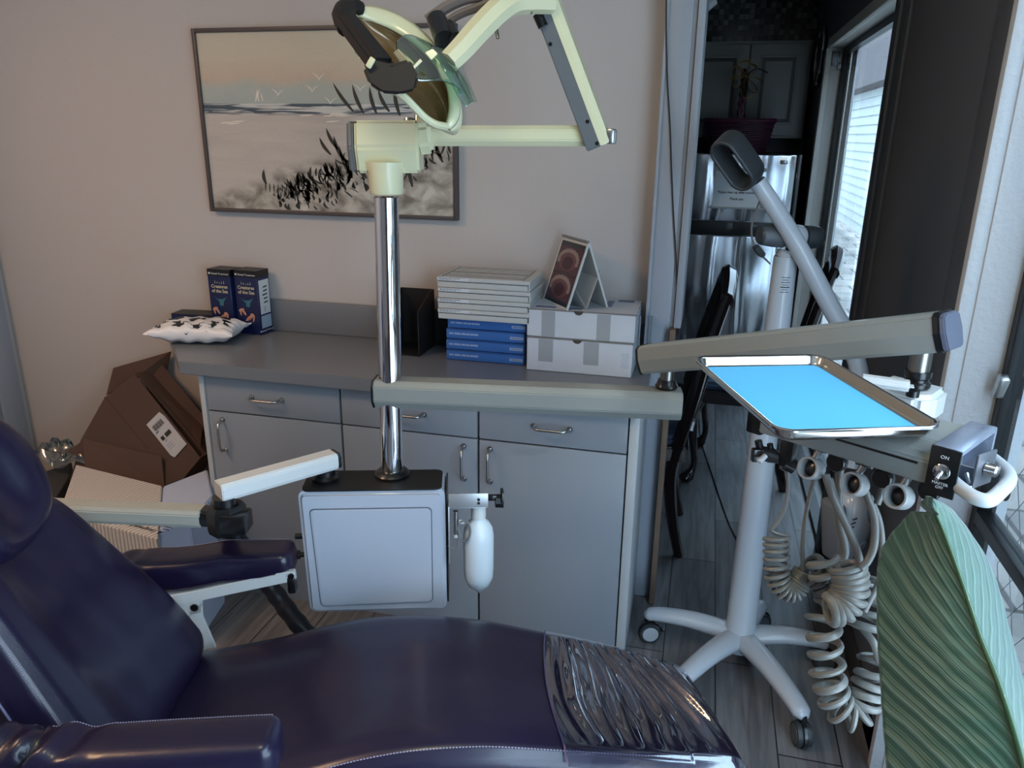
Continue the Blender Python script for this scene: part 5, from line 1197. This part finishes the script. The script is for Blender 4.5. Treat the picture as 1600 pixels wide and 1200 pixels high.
for i,(x,y) in enumerate(tips):
    tp=at(x,y,Z=.085); dr=(tp-V((bx_,by_,.085))); Ln=dr.length; dr.normalize()
    if i in(1,3,4): Ln=min(Ln,.33 if i!=3 else .255)
    pts=[V((bx_,by_,.080))+dr*.02,V((bx_,by_,.092))+dr*Ln*.28,V((bx_,by_,.098))+dr*Ln*.55,V((bx_,by_,.092))+dr*Ln*.85,V((bx_,by_,.080))+dr*Ln]
    r_=[.040-.016*k/24 for k in range(25)]; r_[-1]=.012; r_[-2]=.019
    g=G().tube(bez(pts,24),r_,12,asp=.72,up0=(0,0,1)); lg=obj('base_leg',g,M_lamp,wl_,ang=60)
    c=V((bx_,by_,0))+dr*(Ln-.006); pp=V((-dr.y,dr.x,0))
    a=R([40,10,75,0,30][i]); wd=V((math.sin(a),-math.cos(a),0)) if i else V((.25,-.97,0)).normalized()
    off=V((.012,-.014,0)) if i==0 else V((0,-.008,0))
    cc=c+off+V((0,0,.033))
    if i==2: wd=V((1,.25,0)).normalized()
    g=G(); 
    for s in (-1,1): g.lathe([(0,0),(.026,0),(.032,.002),(.033,.006),(.031,.015),(0,.015)],cc+wd*(s*.004),wd*s,26)
    cs_=obj('caster',g,M_dslate,wl_,'dark twin wheel caster')
    for s in (-1,1): obj('wheel_face',G().lathe([(0,0),(.0245,0),(.0235,.0015),(0,.0018)],cc+wd*(s*.019),wd*s,26),M_lamp if i==0 else M_slate,cs_)
    g=G().cyl(c+V((0,0,.06)),c+V((0,0,.088)),.009,12); g.lathe([(0,0),(.036,0),(.037,.004),(.037,.010),(0,.010)],cc-wd*.005,wd,24); g.box(cc+pp*.0+V((.034 if i==0 else 0,0,.012)),(.022,.016,.008),.003)
    obj('caster_fork',g,M_blackp,cs_)
# pivot with ribbed knobs
pv=V(at(1246,370,d=(V((bx_,by_,1.24))-CAM).dot(fwd)-.005)); kx=(right*.97+fwd*.16).normalized()
g=G().cyl(V((bx_,by_,1.21)),V((bx_+.005,by_,1.225)),.026,20); g.lathe([(0,-.028),(.020,-.028),(.029,-.016),(.031,0),(.029,.014),(.022,.022),(0,.022)],pv-kx*.005,kx,24); obj('pivot',g,M_lamp,wl_)
g=G().lathe([(0,.0),(.020,.0),(.0235,.004),(.0275,.03),(.0285,.06),(.026,.066),(0,.066)],pv-kx*.100,kx,20); k1=obj('tension_knob',g,M_slate,wl_,'slate ribbed knob',ang=20)
obj('knob_cap',G().lathe([(0,0),(.0225,0),(.020,-.004),(0,-.005)],pv-kx*.100,kx,20),M_dslate,k1)
obj('tension_knob',G().lathe([(0,0),(.029,.0),(.0295,.02),(.027,.038),(.017,.050),(0,.054)],pv+kx*.018,kx,24),M_dslate,wl_,'dark slate round knob')
bd=(pv-CAM).dot(fwd)
bp_=[at(1183,284,d=bd-.09),at(1206,318,d=bd-.075),at(1236,366,d=bd-.045),at(1266,420,d=bd-.03),at(1298,480,d=bd-.0),at(1326,530,d=bd+.02),at(1343,585,d=bd+.04),at(1346,650,d=bd+.06),at(1330,730,d=bd+.08)]
obj('boom',G().tube(bez(bp_,50),[.0205+.003*math.sin(PI*k/50) for k in range(51)],16),M_lamp,wl_,ang=60)
# loop handle: racetrack band
c0=at(1152,251,d=bd-.11); lx_=(right*.62+down*.72+fwd*.22).normalized(); nx=(right*.80-down*.12+fwd*.45).normalized(); nx=(nx-lx_*nx.dot(lx_)).normalized(); sx_=lx_.cross(nx)
def race(k,n=48,ro=.030,hl=.034):
    t=k/n*2*PI; x=math.cos(t); y=math.sin(t); return lx_*((hl if x>0 else -hl)*min(1,abs(x)*6)+ro*x)+sx_*(ro*y)
def lo(a,b_):
    k=a*48; q=2*PI*b_; r0=race(k,ro=.036); r1=race(k,ro=.026); mid=(r0+r1)/2; dn=(r0-r1).normalized()
    cs1=math.copysign(abs(math.cos(q))**.5,math.cos(q)); sn=math.copysign(abs(math.sin(q))**.5,math.sin(q))
    return c0+mid+nx*(cs1*.030)+dn*(sn*.0055)
g=G().grid(lo,48,20,cu=True,cv=True); bmesh.ops.recalc_face_normals(g.bm,faces=g.bm.faces[:]); obj('loop_handle',g,M_dslate,wl_,'dark slate loop handle',ang=60)
# strap and cable
st=bez([at(1188,312,d=bd-.05),at(1176,345,d=bd-.03),at(1175,372,d=bd-.02),at(1184,392,d=bd-.01),at(1203,412,d=bd)],26); obj('strap',G().tube(st,.007,8,asp=.35),mat('grey strap',(120,122,122),.6),wl_)
a_=at(1180,384,d=bd-.02); b_=at(1192,400,d=bd-.01); obj('strap_buckle',G().beam(a_,b_,.024,.014,.003),M_blackp,wl_)
# label print on column
g=G()
for k in range(7):
    z=1.165-k*.0062
    r_=.0306+(1.205-z)*.013; w_=.35-.12*(k%2)
    pts=[V((bx_+r_*math.cos(a),by_+r_*math.sin(a),z)) for a in [R(-82)+w_*(j/6-.5)*2 for j in range(7)]]
    g.tube(pts,.0007 if k!=4 else .0014,4)
obj('label_print',g,mat('grey print ink',(92,94,98),.6),wl_)
# lamp head hanging at the lower end
hc=at(1322,818,d=2.12); ex=(right*.9+fwd*.35).normalized(); 
Hm=frame(hc,ex,z=(V((-.10,0,1))).normalized())
def shell(a,b_):
    th=2*PI*a; ph=PI*(b_-.5); w=math.cos(ph); z=math.sin(ph); 
    sq=1+.10*math.sin(2*th)**2; x=w*math.cos(th)*.052*sq; y=w*math.sin(th)*.062*sq
    k=1-.28*max(0,-z)**1.5+.08*max(0,z); return V((x*k,y*k,z*.118))
g=G(Hm).grid(shell,36,24,cu=True); bmesh.ops.remove_doubles(g.bm,verts=g.bm.verts[:],dist=1e-4); bmesh.ops.recalc_face_normals(g.bm,faces=g.bm.faces[:])
lhd=obj('lamp_head',g,mat('glossy white shell',(205,214,228),.2,coat=.4),wl_,'glossy white lamp head',ang=80)
def patch(c_th,c_ph,wt,wp,off):
    def f(a,b_):
        q=2*PI*a; th=c_th+wt*b_*math.cos(q); ph=c_ph+wp*b_*math.sin(q); p=shell(th/(2*PI)%1,ph/PI+.5); return p*(1+off)
    return f
obj('blue_lens',G(Hm).grid(patch(R(-62),R(28),.42,.30,.022),28,6,cu=True),mat('frosted blue lens',(130,158,206),.25,coat=.4),lhd,ang=80)
g=G(Hm)
for s in (-1,): g.tube([shell(((R(-70)+.30*math.cos(q))/(2*PI))%1,(R(-32)+.30*math.sin(q))/PI+.5)*1.01 for q in [2*PI*k/30 for k in range(30)]],.003,6,closed=True)
obj('side_grip_groove',g,M_lamp,lhd)
back_c=Hm@V((-.036,-.022,-.005))
g=G(Hm).box((-.052,-.012,-.012),(.030,.080,.180),.018,seg=4,rot=Matrix.Rotation(R(-14),4,'Y')); rc=obj('rear_cover',g,mat('warm grey cover',(122,118,116),.5),lhd)
g=G(Hm)
for k in range(8): g.box((-.046-.003*(k-4)*.9,-.0585,.04-k*.012),(.016,.0014,.0035),rot=Matrix.Rotation(R(-14),4,'Y'))
obj('cover_print',g,mat('grey print ink',(92,94,98),.6),rc)
# ================================================================= cartons in the left corner
M_brn=mat('dark brown cardboard',(72,52,44),.75,var=.08,vscale=10)
def plate(pts,th,back=V((0,1,0))):
    bm_=bmesh.new(); n=(pts[1]-pts[0]).cross(pts[2]-pts[0]).normalized(); n=n if n.dot(back)>0 else -n
    a=[bm_.verts.new(p) for p in pts]; b_=[bm_.verts.new(p+n*th) for p in pts]; k=len(a); bm_.faces.new(a); bm_.faces.new(b_[::-1])
    for i in range(k): bm_.faces.new((a[i],b_[i],b_[(i+1)%k],a[(i+1)%k]))
    bmesh.ops.recalc_face_normals(bm_,faces=bm_.faces[:]); g=G(); g._add(bm_); return g
def onpl(x,y,pl):
    n=(pl[1]-pl[0]).cross(pl[2]-pl[0]).normalized(); r=ray(x,y); return CAM+r*((pl[0]-CAM).dot(n)/r.dot(n))
bc=thing('brown_carton','open dark brown cardboard carton tilted against the corner, white shipping label on it','box',(-1.85,2.1,.0))
ref=[at(210,584,Y=2.28),at(312,712,Y=2.14),at(135,690,Y=2.14)]
def FP(l,o=0): 
    n=(ref[1]-ref[0]).cross(ref[2]-ref[0]).normalized(); n=n if n.dot(CAM-ref[0])>0 else -n
    return [onpl(x,y,ref)+n*o for x,y in l]
nf=(ref[1]-ref[0]).cross(ref[2]-ref[0]).normalized(); nf=nf if nf.dot(V((0,1,0)))>0 else -nf
obj('front_panel',plate(FP([(210,584),(312,714),(262,775),(110,750),(126,688),(163,622)]),.004),M_brn,bc,flat=True)
obj('fold_crease',plate(FP([(163,621),(165,619.5),(232,700),(230,701.5)],.0008),.0006),mat('cardboard crease',(66,46,38),.8),bc,flat=True)
# rear wall and sides: box depth along nf
dpv=V((.035,.10,.02))
F1=FP([(210,584),(312,714),(262,775),(110,750)])
obj('rear_panel',plate([p+dpv for p in F1],.004),M_brn,bc,flat=True)
obj('side_panel',plate([F1[2],F1[1],F1[1]+dpv,F1[2]+dpv],.004,V((1,0,0))),M_brn,bc,flat=True)
obj('side_panel',plate([F1[0]+V((-.12,-.06,-.12)),F1[3],F1[3]+dpv,F1[0]+dpv+V((-.12,-.06,-.12))],.004,V((-1,0,0))),M_brn,bc,flat=True)
obj('top_flap',plate([at(166,617,Y=2.27),at(177,575,Y=2.34),at(267,549,Y=2.40),at(258,587,Y=2.38),at(212,590,Y=2.31)],.004),M_brn,bc,flat=True)
obj('long_flap',plate([at(212,584,Y=2.29),at(240,580,Y=2.38),at(316,668,Y=2.26),at(312,700,Y=2.17)],.004),M_brn,bc,flat=True)
obj('lower_flap',plate([at(129,685,Y=2.12),at(252,713,Y=2.11),at(257,762,Y=2.07),at(133,735,Y=2.07)],.004),mat('brown cardboard',(82,60,50),.75,var=.08,vscale=10),bc,flat=True)
obj('corner_flap',plate([at(104,706,Y=2.10),at(130,688,Y=2.13),at(150,728,Y=2.10)],.004),M_brn,bc,flat=True)
sl=obj('shipping_label',plate(FP([(230,664),(250,644),(258,650),(293,694),(274,715),(268,712)],.0045),.0006),mat('white label paper',(176,176,182),.6),bc,flat=True)
lr=FP([(230,664),(250,644),(293,694)],.0058); ux=(lr[0]-lr[1]).normalized()*-1; uy=-(lr[2]-lr[1]).normalized(); lw=(lr[0]-lr[1]).length; lh_=(lr[2]-lr[1]).length
def LP(a,b_): return lr[0]+ux*lw*a-uy*lh_*b_
g=G()
def lq(g,a0,b0,a1,b1): 
    bm_=g.bm; bm_.faces.new([bm_.verts.new(LP(*q)) for q in ((a0,b0),(a1,b0),(a1,b1),(a0,b1))])
x=.15
for k in range(12): w_=.02+.03*((k*7)%3)/2; lq(g,x,.14,x+w_,.28); x+=w_+.022
lq(g,.1,.31,.3,.33); lq(g,.12,.46,.32,.56); lq(g,.42,.46,.8,.56); lq(g,.2,.60,.35,.61)
for k in range(3): lq(g,.1,.70+k*.06,.5,.705+k*.06)
obj('label_print',g,M_ink,sl,flat=True)
# white corrugated box, shiny stripes
def corr():
    m,nt,b=nodes('pale corrugated print'); b.inputs['Roughness'].default_value=.42
    tc=nt.nodes.new('ShaderNodeTexCoord'); w_=nt.nodes.new('ShaderNodeTexWave'); w_.inputs['Scale'].default_value=22; w_.bands_direction='X'; w_.inputs['Distortion'].default_value=1.2
    mp=nt.nodes.new('ShaderNodeMapping'); mp.inputs['Rotation'].default_value=(0,0,R(20)); L(nt,tc.outputs['Object'],mp.inputs[0]); L(nt,mp.outputs[0],w_.inputs['Vector'])
    cr=nt.nodes.new('ShaderNodeValToRGB'); cr.color_ramp.elements[0].color=rgb(168,160,158); cr.color_ramp.elements[1].color=rgb(222,216,210); L(nt,w_.outputs['Fac'],cr.inputs[0]); L(nt,cr.outputs[0],b.inputs['Base Color'])
    bp=nt.nodes.new('ShaderNodeBump'); bp.inputs['Strength'].default_value=.5; bp.inputs['Distance'].default_value=.003; L(nt,w_.outputs['Fac'],bp.inputs['Height']); L(nt,bp.outputs[0],b.inputs['Normal']); return m
def pbox(name,lab,top,zt_,zb_,m,cat='box',par=None,bev=.002):
    pts=[at(x,y,Z=zt_) for x,y in top]; c=sum(pts,V())/len(pts); t=thing(name,lab,cat,(c.x,c.y,zb_))
    obj('carton',G().prism([(p.x,p.y) for p in pts],zt_-zb_,z0=zb_,bev=bev),m,t,flat=True); return t,pts
t,pts=pbox('shiny_striped_carton','pale corrugated carton with shiny ribbed top in the corner behind the headrest','' and [] or [(119,726),(253,759),(246,842),(92,802)],.40,.10,corr())
A0_,A1_,A2_,A3_=pts
e1=(A2_-A3_).normalized(); e2=(A0_-A3_).normalized()
Tm=frame(A2_+V((0,0,.0008)),-e1,z=V((0,0,1)))
text('brand_lettering','▲ Gengivapack',.020,Tm@T3(.075,-.03,0)@Matrix.Rotation(PI,4,'Z')@Matrix.Rotation(PI,4,'Z'),M_ink,t)
g=G(Tm)
for k in range(7): g.bb((.005,-.05-k*.014,0),(.03+.03*((k*5)%3),-.047-k*.014,.0006))
obj('printed_lines',g,M_ink,t,flat=True)
obj('lower_carton',G().prism([(p.x,p.y) for p in pts],.0985,z0=.0005,bev=.002),mat('grey carton',(128,122,120),.7),t,flat=True)
t,pts=pbox('white_carton','smooth bluish white carton between the striped carton and the base cabinet','' and [] or [(254,760),(324,733),(332,775),(296,815),(248,830)],.395,.0005,mat('smooth white carton',(186,196,222),.45),bev=.004)
Wm=frame(pts[4],(pts[3]-pts[4]),z=V((0,0,1))); nrm=(pts[3]-pts[4]).cross(V((0,0,1))).normalized(); nrm=nrm if nrm.dot(CAM-pts[4])>0 else -nrm
g=G(); e=(pts[3]-pts[4]).normalized(); Ls=(pts[3]-pts[4]).length
for k in range(3): a_=pts[4]+e*Ls*.25+nrm*.0008-V((0,0,.10+k*.012)); g.beam(a_,a_+e*Ls*.6,.0012,.0022,0)
a_=pts[0]+(pts[1]-pts[0])*.1+V((0,0,.001)); g.beam(a_,a_+(pts[1]-pts[0])*.22+V((0,-.0,0)),.006,.0012,0)
obj('printed_lines',g,M_ink,t,flat=True)
t,pts=pbox('dark_carton','dark grey carton in shadow right behind the headrest','' and [] or [(66,738),(112,722),(108,745),(80,790)],.30,.0005,mat('dark grey carton',(52,52,54),.7))
# crumpled clear plastic on top of it
cb=at(98,706,Z=.375)
def crum(a,b_):
    x=(a-.5)*.26; y=(b_-.5)*.14; rn=math.sin(a*14+b_*8)*math.cos(b_*13-a*7); e=math.sin(PI*a)**.4*math.sin(PI*b_)**.4
    return V((cb.x+x+.012*rn,cb.y+y+.03,cb.z+.055*e*(.45+.55*abs(rn))+.02*math.sin(a*9)-.03))
tag(obj('plastic_wrap',G().grid(crum,36,24,th=.0008),glassy('crumpled clear plastic',(200,205,205),.10,rough=.12,sheen=2.0),ang=20),'crumpled clear plastic wrap lying beside the brown carton','plastic wrap')
# ================================================================= big leaf in the foreground
def leaf_mat():
    m,nt,b=nodes('waxy banana leaf'); N=nt.nodes.new
    tc=N('ShaderNodeTexCoord'); sp=N('ShaderNodeSeparateXYZ'); L(nt,tc.outputs['UV'],sp.inputs[0])
    def ma(op,a,b_=None,c_=None):
        x=N('ShaderNodeMath'); x.operation=op
        for i,q in enumerate((a,b_,c_)):
            if q is None: continue
            if isinstance(q,(int,float)): x.inputs[i].default_value=q
            else: L(nt,q,x.inputs[i])
        return x.outputs[0]
    u,v=sp.outputs[0],sp.outputs[1]         # u along the midrib, v across 0..1 (0.5 = midrib)
    av=ma('ABSOLUTE',ma('SUBTRACT',v,.5)); 
    nz=N('ShaderNodeTexNoise'); nz.inputs['Scale'].default_value=5; L(nt,tc.outputs['UV'],nz.inputs['Vector'])
    ph=ma('ADD',ma('ADD',ma('MULTIPLY',u,17.0),ma('MULTIPLY',ma('POWER',av,.8),9.5)),ma('MULTIPLY',nz.outputs['Fac'],.45))
    w1=ma('SINE',ma('MULTIPLY',ph,6.283)); w2=ma('SINE',ma('MULTIPLY',ph,6.283*6.3)); w3=ma('SINE',ma('MULTIPLY',ph,6.283*2.1))
    h=ma('ADD',ma('ADD',w1,ma('MULTIPLY',w2,.13)),ma('MULTIPLY',w3,.35))
    line=ma('POWER',ma('MULTIPLY_ADD',w1,.5,.5),14.0); line2=ma('POWER',ma('MULTIPLY_ADD',w3,.5,.5),10.0)
    lf=ma('ADD',ma('MULTIPLY',line,.42),ma('MULTIPLY',line2,.14))
    mx=N('ShaderNodeMix'); mx.data_type='RGBA'; mx.inputs[6].default_value=rgb(46,86,66); mx.inputs[7].default_value=rgb(122,152,140); L(nt,lf,mx.inputs[0])
    n2=N('ShaderNodeTexNoise'); n2.inputs['Scale'].default_value=260; L(nt,tc.outputs['UV'],n2.inputs['Vector'])
    mx2=N('ShaderNodeMix'); mx2.data_type='RGBA'; mx2.blend_type='MULTIPLY'; mx2.inputs[0].default_value=.25; L(nt,mx.outputs[2],mx2.inputs[6]); L(nt,n2.outputs['Color'],mx2.inputs[7])
    L(nt,mx2.outputs[2],b.inputs['Base Color']); b.inputs['Roughness'].default_value=.42; b.inputs['Sheen Weight'].default_value=.35; b.inputs['Sheen Tint'].default_value=(.85,.9,1,1)
    bp=N('ShaderNodeBump'); bp.inputs['Strength'].default_value=.3; bp.inputs['Distance'].default_value=.003; L(nt,h,bp.inputs['Height']); L(nt,bp.outputs[0],b.inputs['Normal']); return m
rib=[(1446,775,.86),(1468,818,.85),(1500,904,.82),(1530,994,.79),(1560,1070,.76),(1592,1172,.73),(1620,1290,.70),(1640,1400,.68)]
lef=[(1444,774),(1412,806),(1372,862),(1366,960),(1371,1060),(1378,1160),(1390,1280),(1420,1400)]
rig=[(1449,774),(1492,802),(1548,888),(1580,1000),(1601,1078),(1628,1170),(1650,1290),(1655,1400)]
Rb=bez([at(x,y,d=d) for x,y,d in rib],60)
Lf=bez([at(x,y,d=rib[i][2]+(.02 if i else 0)+.085*min(i,2)/2) for i,(x,y) in enumerate(lef)],60)
Rg=bez([at(x,y,d=rib[i][2]+.13*min(i,2)/2) for i,(x,y) in enumerate(rig)],60)
def notch(a,side):
    return 0
def leaf(side):
    def f(a,b_):
        i=a*60; j=min(int(i),59); fr_=i-j; r0=Rb[j].lerp(Rb[j+1],fr_); e=(Lf if side<0 else Rg); e0=e[j].lerp(e[j+1],fr_)
        if side<0 and .055<a<.145:
            k=1-abs(a-.098)/.045; tear=max(0,k)*.62 if a<.098 else max(0,1-(a-.098)/.012)*.62
            e0=e0.lerp(r0,tear)
        p=r0.lerp(e0,b_); arch=math.sin(PI*b_*.9)*(.018 if side<0 else .010)
        rip=.0008*math.sin(a*2*PI*17+b_*7)*min(1,b_*3)*(1-.2*b_)
        return p-fwd*(arch+rip)
    return f
pt=thing('banana_leaf_plant','large green banana-like leaf with ribbed veins standing in the right foreground','plant',(.20,.50,0))
def put_leaf(side,name,lab=None):
    f=leaf(side); g=G(); g.grid(f,241,40)
    # remap uv: u along, v across
    uvl=g.bm.loops.layers.uv.active
    for fc in g.bm.faces:
        for lp in fc.loops: q=lp[uvl].uv; lp[uvl].uv=(q.x,.5+side*.5*q.y)
    return g
g=put_leaf(-1,'l'); g2=put_leaf(1,'r'); me_=bpy.data.meshes.new('t'); g2.bm.to_mesh(me_); g2.bm.free(); g.bm.from_mesh(me_)
bmesh.ops.remove_doubles(g.bm,verts=g.bm.verts[:],dist=1e-5); bmesh.ops.recalc_face_normals(g.bm,faces=g.bm.faces[:])
M_leaf=leaf_mat(); lb=obj('leaf_blade',g,M_leaf,pt,ang=60); sm=lb.modifiers.new('thick','SOLIDIFY'); sm.thickness=.0008
rbp=[p-fwd*.0015 for p in Rb]; obj('midrib',G().tube(rbp,[.0016+.0028*k/60 for k in range(61)],10),mat('dark midrib green',(44,78,50),.4,coat=.2),pt)
end=Rb[-1]; base=V((.28,.42,.30)); obj('leaf_stalk',G().tube(bez([end,end.lerp(base,.5)+V((.01,0,0)),base],20),.009,10),mat('stalk green',(86,120,72),.45),pt)
pot=thing('plant_pot','round grey planter under the big leaf','pot',(.28,.42,0))
obj('pot_body',G().lathe([(0,0),(.10,0),(.13,.26),(.135,.27),(.12,.27),(.115,.25),(0,.25)],(.28,.42,0),n=36),mat('grey planter',(120,120,118),.6),pot)
# oval sticker on the glass
p=at(1571,762,X=XG-.006); tag(obj('oval_sticker',G(Matrix.Translation(p)@Matrix.Rotation(R(-90),4,'Y')).prism([(.026*math.cos(a),.030*math.sin(a)) for a in [2*PI*k/30 for k in range(30)]],.0006),mat('sticker grey green',(96,102,96),.6),flat=True),'small round grey sticker on the glazed door just above its middle rail','sticker')
